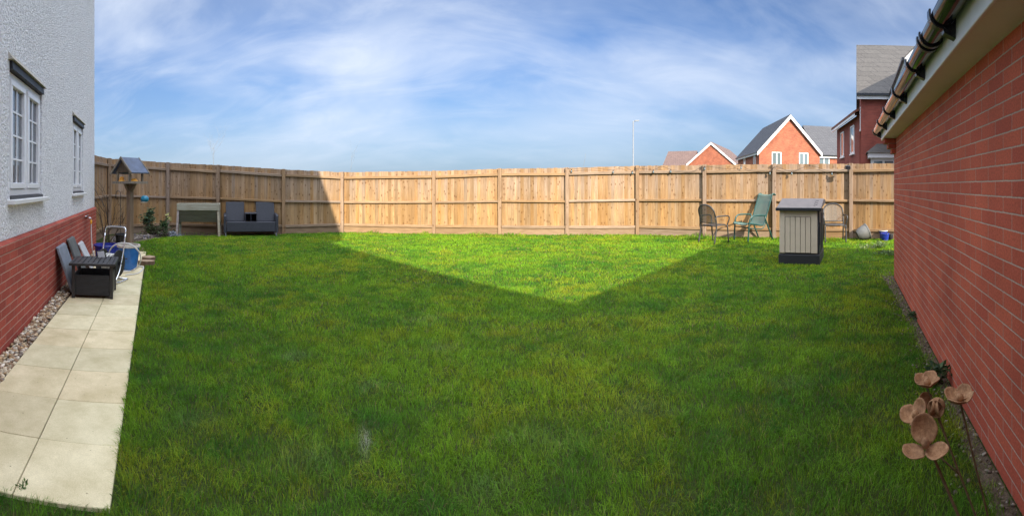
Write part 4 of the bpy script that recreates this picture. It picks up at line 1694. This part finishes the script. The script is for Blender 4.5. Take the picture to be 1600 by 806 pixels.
# ------------------------------------------------------------------ wooden trough planter and wicker love seat
fence_az = math.atan2((posts[4][0] - posts[0][0]).x, (posts[4][0] - posts[0][0]).y)      # direction of the left fence
FACE = fence_az + R(90)                                                                # towards the garden (local +y)
g = pol(311, 12.45)
PT = frame_thing('trough_planter', 'grey green wooden trough planter on four legs by shaded fence', 'planter', g, FACE + R(6))
GC = (0.33, 0.32, 0.26, 1)
DC = (0.27, 0.265, 0.225, 1)
HL, HWD = 0.58, 0.30
for sy in (-1, 1):
    mb = MB(); mb.col = GC
    mb.bb(-HL, HL, sy * HWD - .012, sy * HWD + .012, .72, .90)
    mb.build('rim_board', M['planter_wood'], PT, bevel=0.003)
    mb = MB(); mb.col = DC
    for i in range(4):
        z1 = .715 - i * .085
        y1, y2 = sy * (HWD - .02 - i * .055), sy * (HWD - .02 - (i + 1) * .055)
        mb.prism([(-HL + .05, y1, z1), (-HL + .05, y2, z1 - .08), (-HL + .05, y2 - sy * .015, z1 - .08), (-HL + .05, y1 - sy * .015, z1)], (2 * HL - .10, 0, 0))
    mb.build('trough_side', M['planter_wood'], PT)
for sx in (-1, 1):
    mb = MB(); mb.col = GC
    mb.bb(sx * HL - .012, sx * HL + .012, -HWD + .013, HWD - .013, .722, .90)
    mb.build('rim_board', M['planter_wood'], PT, bevel=0.003)
    mb = MB(); mb.col = DC
    xx = sx * (HL - .045)
    mb.prism([(xx, -HWD + .03, .72), (xx, HWD - .03, .72), (xx, .08, .37), (xx, -.08, .37)], (sx * .015, 0, 0))
    mb.build('trough_end', M['planter_wood'], PT)
    for sy in (-1, 1):
        mb = MB(); mb.col = tuple(v * rnd.uniform(.95, 1.25) for v in GC[:3]) + (1,)
        mb.bar((sx * (HL - .025), sy * (HWD - .04), .72), (sx * (HL + .01), sy * (HWD + .01), 0.0), .06, .06, (0, 1, 0))
        mb.build('leg', M['planter_wood'], PT, bevel=0.004)
    mb = MB(); mb.col = DC
    mb.bar((sx * (HL - .0), -HWD + .02, .36), (sx * (HL - .0), HWD - .02, .36), .025, .07)
    mb.build('cross_rail', M['planter_wood'], PT)
mb = MB()
mb.bb(-HL + .02, HL - .02, -HWD + .02, HWD - .02, .80, .835)
mb.build('compost', M['soil'], PT)

g = pol(391.5, 12.45)
LS = frame_thing('love_seat', 'charcoal wicker love seat with two high backs and small table between', 'love seat', g, R(143))
WK = M['wicker_navy']
LW = 0.74
mb = MB()
mb.bb(-LW + .06, LW - .06, .02, .30, .13, .40)
mb.build('seat_front', WK, LS, bevel=0.012, seg=2)
mb = MB()
mb.bb(-LW + .06, LW - .06, -.28, .019, .13, .385)
mb.build('seat', WK, LS, bevel=0.01)
for sx in (-1, 1):
    mb = MB()
    x0, x1 = sorted((sx * .17, sx * .70))
    mb.prism([(x0, -.23, .386), (x0, -.15, .386), (x0 + .0, -.30, .93), (x0 + .0, -.38, .93)], (x1 - x0, 0, 0))
    mb.build('backrest', WK, LS, bevel=0.015, seg=2)
    mb = MB()
    x0, x1 = sorted((sx * .685, sx * .755))
    mb.prism([(x0, -.33, .10), (x0, .30, .10), (x0, .31, .56), (x0, .24, .60), (x0, -.33, .62)], (x1 - x0, 0, 0))
    mb.build('armrest', WK, LS, bevel=0.012, seg=2)
    for y0 in (-.28, .27):
        mb = MB()
        mb.bb(sx * .70 - .018, sx * .70 + .018, y0 - .018, y0 + .018, 0, .13)
        mb.build('foot', M['lamp_metal'], LS)
mb = MB()
mb.bb(-.165, .165, -.24, .26, .61, .64)
tb = mb.build('middle_table', WK, LS, bevel=0.006)
mb = MB()
mb.bb(-.164, .164, -.24, -.225, .39, .609)
mb.build('table_back', WK, tb)
for x0 in (-.165, -.008, .150):
    mb = MB()
    mb.bb(x0, x0 + .016, -.22, .24, .402, .609)
    mb.build('table_support', WK, tb)

# ------------------------------------------------------------------ garden chairs
def arch_chair(name, label, p, az, frame_m, sling_m):
    t = frame_thing(name, label, 'chair', p, az)
    w = 0.25
    for s in (-1, 1):
        mb = MB()
        mb.tube(spline([(s * w, -.30, 0), (s * w, -.24, .25), (s * w, -.215, .44), (s * w, -.25, .64)], 5), 0.018, 8)
        mb.build('leg', frame_m, t)
        mb = MB()
        mb.tube(spline([(s * w, .25, 0), (s * w * 1.02, .22, .25), (s * w, .20, .44)], 5), 0.018, 8)
        mb.build('leg', frame_m, t)
        mb = MB()
        mb.tube(spline([(s * w, .20, .44), (s * (w + .035), .23, .58), (s * (w + .04), .19, .655), (s * (w + .04), .0, .665), (s * (w + .02), -.2, .66), (s * w, -.25, .64)], 6), 0.016, 8)
        mb.build('armrest', frame_m, t)
    mb = MB()
    pts = []
    for i in range(25):
        an = math.pi * i / 24
        x = w * math.cos(an)
        z = .64 + .30 * (math.sin(an) ** 0.55)
        pts.append((x, -.25 - (z - .64) * .36, z))
    mb.tube(pts, 0.018, 8)
    for s in (-1, 1):
        for k in (1, 2):
            xx = s * w * k / 3.2
            zt = .64 + .30 * (math.sqrt(max(0, 1 - (xx / w) ** 2)) ** 0.55)
    mb.tube([(-w, -.232, .50), (w, -.232, .50)], 0.011, 7)
    mb.build('back_frame', frame_m, t)
    mb = MB()
    vs, fs = [], []
    nx_, nz_ = 16, 8
    for i in range(nx_ + 1):
        x = -w + 2 * w * i / nx_
        u = max(0.0, 1 - (x / w) ** 2)
        zt = .64 + .30 * (math.sqrt(u) ** 0.55) if u > 0 else .64
        for j in range(nz_ + 1):
            z = .50 + (zt - .50) * j / nz_
            vs.append((x, -.232 - max(0, (z - .5)) * .29 - .012 * u, z))
    for i in range(nx_):
        for j in range(nz_):
            q = i * (nz_ + 1) + j
            fs.append((q, q + nz_ + 1, q + nz_ + 2, q + 1))
    mb.smooth = True
    mb.add(vs, fs)
    mb.build('backrest', sling_m, t)
    mb = MB()
    nn = 24
    ring = []
    for k in range(nn):
        an = 6.283 * k / nn
        cx_, sx_ = math.cos(an), math.sin(an)
        ring.append((w * math.copysign(abs(cx_) ** .5, cx_), .0 + .235 * math.copysign(abs(sx_) ** .5, sx_)))
    mb.add([(x, y, .435 - .0) for x, y in ring] + [(x * .96, y * .96, .452) for x, y in ring] + [(0, 0, .44)],
           [(k, (k + 1) % nn, nn + (k + 1) % nn, nn + k) for k in range(nn)] + [(nn + k, nn + (k + 1) % nn, 2 * nn) for k in range(nn)] + [tuple(range(nn))[::-1]])
    mb.build('seat', frame_m if sling_m is M['sling_dark'] else M['bronze_metal'], t)
    mb = MB()
    mb.tube([(-w, -.21, .42), (w, -.21, .42)], 0.011, 7)
    mb.tube([(-w, .2, .42), (w, .2, .42)], 0.011, 7)
    mb.build('seat_rail', frame_m, t)
    return t


arch_chair('garden_chair', 'dark arched back garden chair turned away, left of the green recliner', gnd(1116, 379), R(66), M['bronze_metal'], M['sling_dark'])
arch_chair('garden_chair', 'pale mesh back garden chair half hidden behind the storage box', gnd(1304, 378), R(215), M['bronze_metal'], M['sling_pale'])

g = gnd(1171, 376)
RC = frame_thing('recliner_chair', 'green high backed sling recliner chair near fence', 'chair', g, R(-97))
w = 0.27
prof = spline([(.30, .43), (.27, .465), (.05, .44), (-.17, .40), (-.26, .44), (-.36, .70), (-.49, 1.06), (-.53, 1.17), (-.60, 1.185), (-.645, 1.15)], 6)
mb = MB()
vs, fs = [], []
for (y, z) in [(v.x, v.y) for v in [Vector((a_, b_, 0)) for a_, b_ in [(q[0], q[1]) for q in prof]]]:
    for i in range(9):
        x = -w + .012 + (2 * w - .024) * i / 8
        vs.append((x, y, z - .02 * (1 - (x / w) ** 2)))
m_ = len(prof)
for i in range(m_ - 1):
    for k in range(8):
        q = i * 9 + k
        fs.append((q, q + 1, q + 10, q + 9))
mb.smooth = True
mb.add(vs, fs)
o = mb.build('sling', M['sling_green'], RC)
for s in (-1, 1):
    mb = MB()
    mb.tube([(s * w, q[0], q[1]) for q in prof], 0.019, 8)
    mb.build('side_rail', M['green_metal'], RC)
    mb = MB()
    mb.tube(spline([(s * (w + .02), .27, 0), (s * (w + .025), .25, .30), (s * (w + .03), .23, .52), (s * (w + .035), .15, .635), (s * (w + .035), -.02, .655), (s * (w + .03), -.28, .645)], 6), 0.020, 8)
    mb.build('armrest', M['green_metal'], RC)
    mb = MB()
    mb.tube([(s * (w + .02), -.27, .66), (s * (w + .02), -.30, .52), (s * (w + .02), -.44, .22), (s * (w + .02), -.54, 0.0)], 0.020, 8)
    mb.build('leg', M['green_metal'], RC)
    mb = MB()
    mb.tube(spline([(s * w, .25, .36), (s * w, .05, .33), (s * w, -.20, .32), (s * w, -.33, .46)], 5), 0.013, 8)
    mb.build('under_rail', M['green_metal'], RC)
mb = MB()
mb.tube([(-w, .24, .36), (w, .24, .36)], 0.013, 8)
mb.build('cross_bar', M['green_metal'], RC)
mb = MB()
mb.tube([(-w, -.33, .46), (w, -.33, .46)], 0.013, 8)
mb.build('cross_bar', M['green_metal'], RC)

# ------------------------------------------------------------------ plastic storage box
p0, p1_ = gnd(1217.5, 411.5), gnd(1280.5, 416)
dv = (p1_ - p0)
BWD = 0.725
ctr = (p0 + p1_) / 2
faz = R(45.5)             # local +y points away from the lens, x to the right
SB = frame_thing('storage_box', 'beige plastic storage box with sloping grey lid and black base', 'storage box', ctr, faz)
hw = BWD / 2
D = 0.80
HF, HB = 0.985, 1.06
mb = MB()
mb.prism([(-hw - .004, -.02, 0), (hw + .004, -.02, 0), (hw + .004, D + .02, 0), (-hw - .004, D + .02, 0)], (0, 0, .185))
mb.build('base', M['dark_plastic'], SB, bevel=0.012, seg=2)
mb = MB()
mb.prism([(-hw + .012, 0, .2), (-hw + .012, 0.0, HF), (-hw + .012, D, HB), (-hw + .012, D, .2)], (2 * hw - .05, 0, 0))
mb.build('body', M['tan_plastic'], SB, bevel=0.006)
mb = MB()                                         # grooved inset panel
px0, px1 = -hw + .115, hw - .155
pn = 5
pw = (px1 - px0) / pn
for i in range(pn):
    mb.bb(px0 + i * pw + .0035, px0 + (i + 1) * pw - .0035, -.010, .004, .215, HF - .14)
mb.build('front_panel', M['tan_plastic'], SB, bevel=0.003)
mb = MB()
mb.bb(px0 - .005, px1 + .005, -.003, .002, .203, HF - .133)
mb.build('panel_recess', M['dark_plastic'], SB)
for x0, x1 in ((-hw + .014, px0 - .008), (px1 + .008, hw - .042)):
    mb = MB()
    mb.bb(x0, x1, -.012, .003, .21, HF - .03)
    mb.build('corner_stile', M['tan_plastic'], SB, bevel=0.004)
mb = MB()
mb.bb(hw - .037, hw - .004, .02, D - .02, .205, HF - .02)
mb.build('side_door', M['dark_plastic'], SB, bevel=0.004)
mb = MB()
mb.bb(hw - .003, hw + .010, .06, .10, .35, .75)
mb.build('door_handle', M['dark_plastic'], SB)
mb = MB()
mb.bb(hw - .003, hw + .010, .44, .47, .25, .90)
mb.build('door_edge', M['dark_plastic'], SB)
mb = MB()
lz0, lz1 = HF + .0, HB + .10
mb.prism([(-hw - .035, -.05, lz0 - .01), (-hw - .035, -.05, lz0 + .03), (-hw - .035, .50, lz1), (-hw - .035, D + .03, lz1 - .03), (-hw - .035, D + .03, HB + .004), (-hw - .035, .3, HF + .03)], (2 * hw + .07, 0, 0))
lid = mb.build('lid', M['lid_plastic'], SB, bevel=0.012, seg=2)
mb = MB()
mb.bb(-hw - .045, hw + .04, -.075, -.051, lz0 - .03, lz0 + .028)
mb.build('lid_lip', M['dark_plastic'], lid, bevel=0.006)
for i in range(3):
    mb = MB()
    y = .06 + i * .12
    z = lz0 + .03 + (lz1 - lz0 - .03) * (y + .05) / .55
    z2 = lz0 + .03 + (lz1 - lz0 - .03) * (y + .11) / .55
    mb.bar((hw - .11, y, z + .002), (hw - .05, y + .06, z2 + .002), .012, .006)
    mb.build('lid_mark', M['dark_plastic'], lid)

# grey pot on its side, small blue pots by the garage corner
g = pol(1349, 11.35)
t = thing('tipped_planter', 'grey stone coloured planter lying on its side by the fence', 'planter', (g.x, g.y, 0.185), R(62))
mb = MB()
mb.M = Matrix.Rotation(R(68), 4, 'X')
mb.lathe([(0, -.17), (.11, -.17), (.16, -.10), (.19, .02), (.20, .10), (.185, .105), (.172, .05), (.15, -.08), (0, -.12)], 30)
mb.build('bowl', M['grey_pot'], t, sharp=40)
mb = MB()
mb.M = Matrix.Rotation(R(68), 4, 'X')
mb.lathe([(.197, .10), (.212, .105), (.212, .128), (.19, .128), (.185, .105)], 30)
mb.build('rim', M['grey_pot'], t, sharp=40)
pot('small_pot', 'small cobalt blue pot with pale rim beside garage corner', gnd(1383, 376.5), 0.105, 0.20, M['cobalt'], M['cobalt'])
pot('small_pot', 'pale rimmed blue pot standing just behind the small cobalt pot', pol(1380.5, 11.5), 0.11, 0.24, M['cobalt'], M['cream_glaze'])
pot('small_pot', 'little black plastic pot squeezed against the garage corner', pol(1391.5, 11.35), 0.075, 0.16, M['dark_plastic'], M['dark_plastic'])

# ------------------------------------------------------------------ string lights along the fence
LPX = [(886, 262), (893, 264), (924, 262.5), (958, 265.5), (972, 260), (988, 266.5), (996, 263), (1021, 265), (1034, 260), (1048, 264.5), (1080, 268), (1101, 260), (1140, 264), (1158, 258.5), (1170, 264.5), (1203, 267), (1212, 260), (1237, 267.5), (1266, 259), (1300, 268), (1330, 262)]
t = thing('string_lights', 'dark cable of festoon bulbs strung along top of sunlit fence', 'string lights', (posts[7][0].x, posts[7][0].y, 0))
pp = []
for px, py in LPX:
    for i in range(len(posts) - 1):
        x0, x1 = FH[i][0], FH[i + 1][0]
        if x0 <= px <= x1 and px != x1 or (px == 1330 and x1 == 1330):
            th0, th1, th = [(q - 800) / F for q in (x0, x1, px)]
            P0, P1 = posts[i][0], posts[i + 1][0]
            # meet the view direction with the fence line
            dx, dy = math.sin(th), math.cos(th)
            ex, ey = P1.x - P0.x, P1.y - P0.y
            k = (P0.x * ey - P0.y * ex) / (dx * ey - dy * ex)
            k -= 0.10 if px in (886, 996, 1101, 1212, 1330) else 0.06
            pp.append(Vector((dx * k, dy * k, zat(py, k))))
            break
mb = MB()
bo = Vector((posts[7][0].x, posts[7][0].y, 0))
mb.tube([q - bo for q in spline(pp, 4)], 0.0045, 5)
mb.build('cable', M['black_metal'], t)
for q in pp[1::2]:
    mb = MB()
    v = q - bo
    mb.lathe([(0, 0), (.012, 0), (.014, -.03), (.010, -.04)], 8, v)
    bs_ = mb.build('bulb_holder', M['black_pvc'], t)
    mb = MB()
    mb.lathe([(.010, -.04), (.022, -.055), (.024, -.075), (.014, -.098), (0, -.102)], 10, v)
    mb.build('bulb', M['glass_far'], bs_)
k = pol(1325, 11.35)
mb = MB()
mb.box((0, 0, 0), (0.13, 0.05, 0.09), Matrix.Rotation(-R(45), 3, 'Z'))
mb.bar((0, 0, .04), (0.02, 0.04, .055), .14, .012)
o = mb.build('solar_panel', M['black_pvc'], None, bevel=0.006)
o.location = (k.x, k.y, zat(262, 11.35))
tag(o, 'small black solar panel box fixed to fence top near the garage', 'solar panel')

# ------------------------------------------------------------------ rusted metal flowers in the foreground
def petal(mb, c, nrm, r, cup=0.35, flop=0.0, seed=0):
    """dished round petal centred on c, opening along nrm"""
    rr = random.Random(seed)
    nrm = Vector(nrm).normalized()
    u = nrm.cross(Vector((0, 0, 1)))
    if u.length < .1:
        u = nrm.cross(Vector((1, 0, 0)))
    u.normalize()
    v = nrm.cross(u)
    nn, mm = 20, 5
    vs, fs = [Vector(c) - nrm * (r * cup)], []
    wav = [rr.uniform(0.93, 1.07) for _ in range(nn)]
    for i in range(1, mm + 1):
        q = i / mm
        for k in range(nn):
            an = 6.283 * k / nn
            rad = r * q * (wav[k] * .5 + wav[(k + 1) % nn] * .5)
            vs.append(Vector(c) + u * (rad * math.cos(an)) + v * (rad * math.sin(an)) - nrm * (r * cup * (1 - q ** 2)) + nrm * (r * .06 * math.sin(3 * an + seed) * q))
    for k in range(nn):
        fs.append((0, 1 + k, 1 + (k + 1) % nn))
    for i in range(mm - 1):
        for k in range(nn):
            a_ = 1 + i * nn + k
            b_ = 1 + i * nn + (k + 1) % nn
            fs.append((a_, a_ + nn, b_ + nn, b_))
    mb.smooth = True
    mb.add(vs, fs)


def flower_head(t, base, c, face, r, n, seed, spread=0.95):
    """petals round a small knob; c in world, t at base"""
    c = Vector(c) - base
    face = Vector(face).normalized()
    u = face.cross(Vector((0, 0, 1))).normalized()
    v = u.cross(face)
    rr = random.Random(seed)
    for k in range(n):
        an = math.pi / 2 + 6.283 * k / n + rr.uniform(-.15, .15)
        out = u * math.cos(an) + v * math.sin(an)
        m_ = MB()
        petal(m_, c + out * r * spread + face * r * .25, face * 0.80 - out * 0.55 + Vector((rr.uniform(-.1, .1), 0, rr.uniform(-.1, .1))), r * rr.uniform(.92, 1.05), 0.30, 0, seed + k)
        o = m_.build('petal', M['rust'], t)
        s = o.modifiers.new('solid', 'SOLIDIFY')
        s.thickness = 0.0022
    m_ = MB()
    m_.lathe([(0, -.012), (.010, -.010), (.013, 0), (.009, .010), (0, .013)], 12, c + face * r * .12)
    m_.build('knob', M['rust'], t)


def w3(px, py, d):
    p = pol(px, d)
    return Vector((p.x, p.y, zat(py, d)))


def to_cam(p, up=0.0, side=0.0):
    v = Vector((0, 0, H)) - p
    v.z = 0
    v.normalize()
    s = Vector((v.y, -v.x, 0))
    return v + Vector((0, 0, up)) + s * side


# single big flower
c1_ = w3(1446, 690, 1.30)
bs_ = pol(1626, 1.22)
b3 = Vector((bs_.x, bs_.y, 0))
t = thing('metal_flower', 'large rusted metal flower with open petals, lowest and nearest in the corner', 'garden ornament', b3, 0, 'rusted metal flowers by the garage wall')
mb = MB()
mb.tube(spline([(0, 0, -.05), (c1_ - b3) * .35 + Vector((0, 0, -.01)), (c1_ - b3) * .7, (c1_ - b3) - to_cam(c1_) * .02], 6), 0.0045, 7)
mb.build('stem', M['rust_stem'], t)
tc_ = to_cam(c1_)
rt_ = Vector((-tc_.y, tc_.x, 0))
for k, (off, nr, r_) in enumerate(((Vector((0, 0, .030)) - tc_ * .012 - rt_ * .004, tc_ + Vector((0, 0, .30)), .041),
                                   (rt_ * .034 + tc_ * .018 + Vector((0, 0, -.014)), tc_ * .12 - rt_ * .25 + Vector((0, 0, 1)), .034),
                                   (-rt_ * .034 + tc_ * .018 + Vector((0, 0, -.016)), tc_ * .05 + rt_ * .25 + Vector((0, 0, 1)), .034))):
    m_ = MB()
    petal(m_, c1_ - b3 + off, nr, r_, 0.34, 0, 4 + k)
    o = m_.build('petal', M['rust'], t)
    o.modifiers.new('solid', 'SOLIDIFY').thickness = 0.0022
m_ = MB()
m_.lathe([(0, -.02), (.011, -.012), (.013, .0), (.009, .012), (0, .015)], 12, c1_ - b3 + tc_ * .012 + Vector((0, 0, .004)))
m_.build('knob', M['rust'], t)
# taller stake with two flowers and a bud
bs_ = pol(1600, 1.30)
b3 = Vector((bs_.x, bs_.y, 0))
t = thing('metal_flower', 'branching rusted metal stake with two flowers and a round bud', 'garden ornament', b3, 0, 'rusted metal flowers by the garage wall')
bud = w3(1463, 637, 1.46)
h2 = w3(1431, 648, 1.42)
h3 = w3(1449, 598, 1.55)
mb = MB()
mb.tube(spline([(0, 0, -.05), (bud - b3) * .4 + Vector((.01, 0, 0)), (bud - b3) * .8, (bud - b3) - Vector((0, 0, .02))], 6), 0.0035, 7)
kk = (bud - b3) * .72
mb.tube(spline([kk, kk * .4 + (h2 - b3) * .6 + Vector((0, 0, -.03)), (h2 - b3) - to_cam(h2) * .015], 5), 0.003, 6)
mb.tube(spline([kk, kk * .5 + (h3 - b3) * .5, (h3 - b3) - Vector((0, 0, .02))], 5), 0.003, 6)
mb.build('stem', M['rust_stem'], t)
flower_head(t, b3, h2, to_cam(h2, 2.2, 1.2), 0.031, 3, 12, 0.7)
flower_head(t, b3, h3, to_cam(h3, 6.0, 0.6), 0.029, 4, 21, 0.7)
m_ = MB()
petal(m_, w3(1446, 626, 1.53) - b3, to_cam(h3, 0.2, -0.6), 0.028, .3, 0, 3)
o = m_.build('petal', M['rust'], t)
o.modifiers.new('solid', 'SOLIDIFY').thickness = 0.002
for k in range(4):
    m_ = MB()
    an = 1.57 * k + .4
    out_ = Vector((math.cos(an), math.sin(an), 0.15))
    petal(m_, (bud - b3) + out_ * .014, out_, 0.027, 0.75, 0, 30 + k)
    o = m_.build('bud_petal', M['rust'], t)
    o.modifiers.new('solid', 'SOLIDIFY').thickness = 0.002
# flower by the wall seen from the side
bs_ = pol(1580, 1.40)
b3 = Vector((bs_.x, bs_.y, 0))
c3 = w3(1500, 622, 1.46)
t = thing('metal_flower', 'rusted metal flower cupped upwards, closest to the brick wall', 'garden ornament', b3, 0, 'rusted metal flowers by the garage wall')
mb = MB()
mb.tube(spline([(0, 0, -.05), (c3 - b3) * .35 + Vector((.008, 0, 0)), (c3 - b3) * .75, (c3 - b3) - Vector((0, 0, .01))], 6), 0.0035, 7)
mb.build('stem', M['rust_stem'], t)
flower_head(t, b3, c3, to_cam(c3, 9, 0.5), 0.031, 4, 44, 0.85)

# ------------------------------------------------------------------ weeds
leafy('weed', 'low leafy weed sprouting from joint in nearest path slabs', 'weed', gnd(33, 768), (0.022, 0.022, 0.008), 0.020, 26, 0.026, [(0.12, 0.20, 0.06), (0.09, 0.16, 0.05)], 51, 0, 'weeds', up=.5)
leafy('weed', 'bushy green weed at foot of garage wall above the rusted flowers', 'weed', ab(-0.64, 3.05), (0.07, 0.10, 0.05), 0.07, 150, 0.055, GREENS, 52, 3, 'weeds')
leafy('weed', 'sprawling grey green weed near the small blue pots', 'weed', gnd(1370, 388), (0.24, 0.20, 0.05), 0.06, 420, 0.05, [(0.12, 0.17, 0.06), (0.085, 0.15, 0.04), (0.16, 0.19, 0.09)], 53, 4, 'weeds', up=.8)
leafy('weed', 'patchy weed at far end of garage wall in front of blue pots', 'weed', gnd(1388, 400), (0.12, 0.24, 0.04), 0.05, 320, 0.045, [(0.12, 0.17, 0.06), (0.09, 0.15, 0.04)], 54, 3, 'weeds', up=.8)
leafy('weed', 'small weed halfway along the bare soil by garage wall', 'weed', ab(-0.62, 4.6), (0.05, 0.12, 0.03), 0.04, 110, 0.045, GREENS, 55, 2, 'weeds')

# ------------------------------------------------------------------ the lawn


def vnoise(x, y, s, seed):
    """smooth value noise, 0..1"""
    r_ = np.random.default_rng(seed)
    tab = r_.random((256, 256))
    xs, ys = x / s + 1000.0, y / s + 1000.0
    xi, yi = np.floor(xs).astype(int), np.floor(ys).astype(int)
    fx, fy = xs - xi, ys - yi
    fx, fy = fx * fx * (3 - 2 * fx), fy * fy * (3 - 2 * fy)
    g_ = lambda i, j: tab[i % 256, j % 256]
    return (g_(xi, yi) * (1 - fx) + g_(xi + 1, yi) * fx) * (1 - fy) + (g_(xi, yi + 1) * (1 - fx) + g_(xi + 1, yi + 1) * fx) * fy


FX = np.array([(q[0] - 800) / F for q in FH])
FD = np.array([H * F / (q[1] - HZ) for q in FH])


def grass(rings):
    P, HT_, WD = [], [], []
    for r0, r1, dens, wid in rings:
        th0, th1 = -1.25, 1.25
        n = int((th1 - th0) / 2 * (r1 * r1 - r0 * r0) * dens)
        th = rng.uniform(th0, th1, n)
        r = np.sqrt(rng.uniform(r0 * r0, r1 * r1, n))
        P.append(np.column_stack([r * np.sin(th), r * np.cos(th)]))
        WD.append(np.full(n, wid))
    P = np.concatenate(P)
    WD = np.concatenate(WD)
    x, y = P[:, 0], P[:, 1]
    th = np.arctan2(x, y)
    r = np.hypot(x, y)
    a = x * A.x + y * A.y
    b = x * B.x + y * B.y
    fd = np.interp(th, FX, FD)
    edge = 0.055 * (vnoise(x, y, 0.07, 5) - 0.5) + 0.03 * (vnoise(x, y, 0.4, 6) - 0.5)
    bare = vnoise(x, y, 0.22, 40) * 0.6 + vnoise(x, y, 0.07, 41) * 0.4
    ok = (r < fd - 0.03)
    ok &= np.where(a > 1.865 + edge, b > np.where(a < 9.0, -0.172 + (a - 1.9) * .011, -0.5) + edge, b > -1.15)
    aw = -0.655 + np.interp(b, [0, 1.5, 3, 5.5, 6.5, 6.75, 6.8], [0.0, .0, 0, .0, .06, .06, -3.0]) + 0.10 * (bare - .5)
    ok &= (a > aw) | ((a > -0.72) & (rng.random(len(x)) < 0.20))
    bed = np.interp(th * F + 800, [160, 172, 215, 240, 280, 350, 440, 470], [10.4, 10.55, 10.9, 11.6, 12.2, 12.3, 12.55, 13.5]) + 0.25 * (bare - .5)
    ok &= (r < bed) | (th * F + 800 > 470) | (rng.random(len(x)) < 0.06)
    ok &= ~((bare > 0.80) & (rng.random(len(x)) < 0.6) & (r < 5) & (a < 1.2))
    P, WD, x, y, th, r, a, b, fd, bare = [q[ok] for q in (P, WD, x, y, th, r, a, b, fd, bare)]
    n = len(x)
    t1 = vnoise(x, y, 0.8, 1) * .32 + vnoise(x, y, 0.27, 2) * .36 + vnoise(x, y, 0.11, 3) * .32
    t2 = vnoise(x, y, 1.7, 7) * .4 + vnoise(x, y, 0.2, 8) * .6
    tuft = vnoise(x, y, 0.11, 9)
    h = (0.018 + 0.020 * t1 + 0.020 * tuft) * rng.uniform(0.6, 1.3, n)
    near_f = np.clip(1 - (fd - r) / 0.35, 0, 1) * (vnoise(x, y, 0.5, 12) ** 2) * 2.2
    h *= 1 + 1.9 * near_f * (rng.random(n) < .6)
    near_p = np.clip(1 - np.abs(b + 0.15 - (a - 1.9) * .011) / 0.10, 0, 1) * (a > 1.5) * (a < 9)
    h *= 1 + 0.55 * near_p
    la = vnoise(x, y, 0.14, 20) * 14.0 + rng.normal(0, 1.3, n)
    lm = h * (0.35 + 0.75 * vnoise(x, y, 0.12, 21)) * rng.uniform(0.3, 1.6, n)
    dx, dy = np.cos(la) * lm, np.sin(la) * lm
    dx += near_p * rng.uniform(0, .035, n) * -B.x
    dy += near_p * rng.uniform(0, .035, n) * -B.y
    fa_ = rng.uniform(0, np.pi, n)
    # blades turn mostly broadside so that width reads at a distance
    wx, wy = np.cos(fa_) * WD / 2, np.sin(fa_) * WD / 2
    z0 = np.full(n, -0.004)
    v0 = np.column_stack([x - wx, y - wy, z0])
    v1 = np.column_stack([x + wx, y + wy, z0])
    v2 = np.column_stack([x - wx * .8 + dx * .38, y - wy * .8 + dy * .38, h * .6])
    v3 = np.column_stack([x + wx * .8 + dx * .38, y + wy * .8 + dy * .38, h * .6])
    v4 = np.column_stack([x + dx, y + dy, h * np.clip(1.05 - lm / h * .35, .45, 1)])
    co = np.stack([v0, v1, v2, v3, v4], 1).reshape(-1, 3)
    i0 = np.arange(n)[:, None] * 5
    quads = (i0 + np.array([0, 1, 3, 2])).ravel()
    tris = (i0 + np.array([2, 3, 4])).ravel()
    deep, mid, yel, pale = np.array((0.038, 0.145, 0.014)), np.array((0.138, 0.280, 0.015)), np.array((0.330, 0.335, 0.020)), np.array((0.30, 0.31, 0.20))
    m1 = np.clip((t1 * .6 + t2 * .4 - .26) / .38, 0, 1)[:, None]
    c = deep * (1 - m1) + mid * m1
    ky = np.clip(vnoise(x, y, 0.7, 30) * .45 + vnoise(x, y, .18, 31) * .55 + rng.normal(0, .16, n) - .475, 0, .6)[:, None] * 1.2
    c = c * (1 - ky) + yel * ky
    c *= rng.uniform(0.60, 1.40, (n, 1))
    dead = (rng.random(n) < 0.02)
    c[dead] = np.array((0.27, 0.22, 0.10)) * rng.uniform(.6, 1.2, (dead.sum(), 1))
    # bleached tufts
    for (px, py, sx, sy, k) in ((570, 692, .026, .11, 1.0), (465, 558, .10, .10, .45), (690, 545, .14, .12, .35), (577, 605, .08, .10, .4), (480, 720, .16, .14, .3), (845, 690, .18, .12, .28), (300, 660, .15, .12, .25), (1010, 640, .16, .1, .25), (760, 760, .14, .10, .25), (660, 500, .2, .15, .25), (1230, 600, .12, .1, .22)):
        q = gnd(px, py)
        ur, uth = r - q.length, (th - (px - 800) / F) * r
        w_ = np.exp(-(uth / sx) ** 2 - (ur / sy) ** 2) * k * (rng.random(n) < .8)
        c = c * (1 - w_[:, None]) + (np.array((0.40, 0.42, 0.36)) if k == 1.0 else np.array((0.17, 0.27, 0.14))) * w_[:, None]
    cc = np.repeat(np.concatenate([c, np.ones((n, 1))], 1), 5, 0).reshape(n, 5, 4)
    cc[:, 4, :3] *= 1.15
    return co, quads, tris, cc.reshape(-1, 4)


co, qd, tr, cc = grass([(1.2, 2.7, 15000, .0026), (2.7, 4.2, 10000, .0034), (4.2, 6.2, 5600, .0052), (6.2, 9, 2900, .0085), (9, 13.8, 1700, .0125)])
lawn = fast_mesh('lawn_grass', co, qd, 4, cc, M['grass'], False, tr)
tag(lawn, 'short green lawn grass with darker and yellower patches', 'grass', kind='stuff')
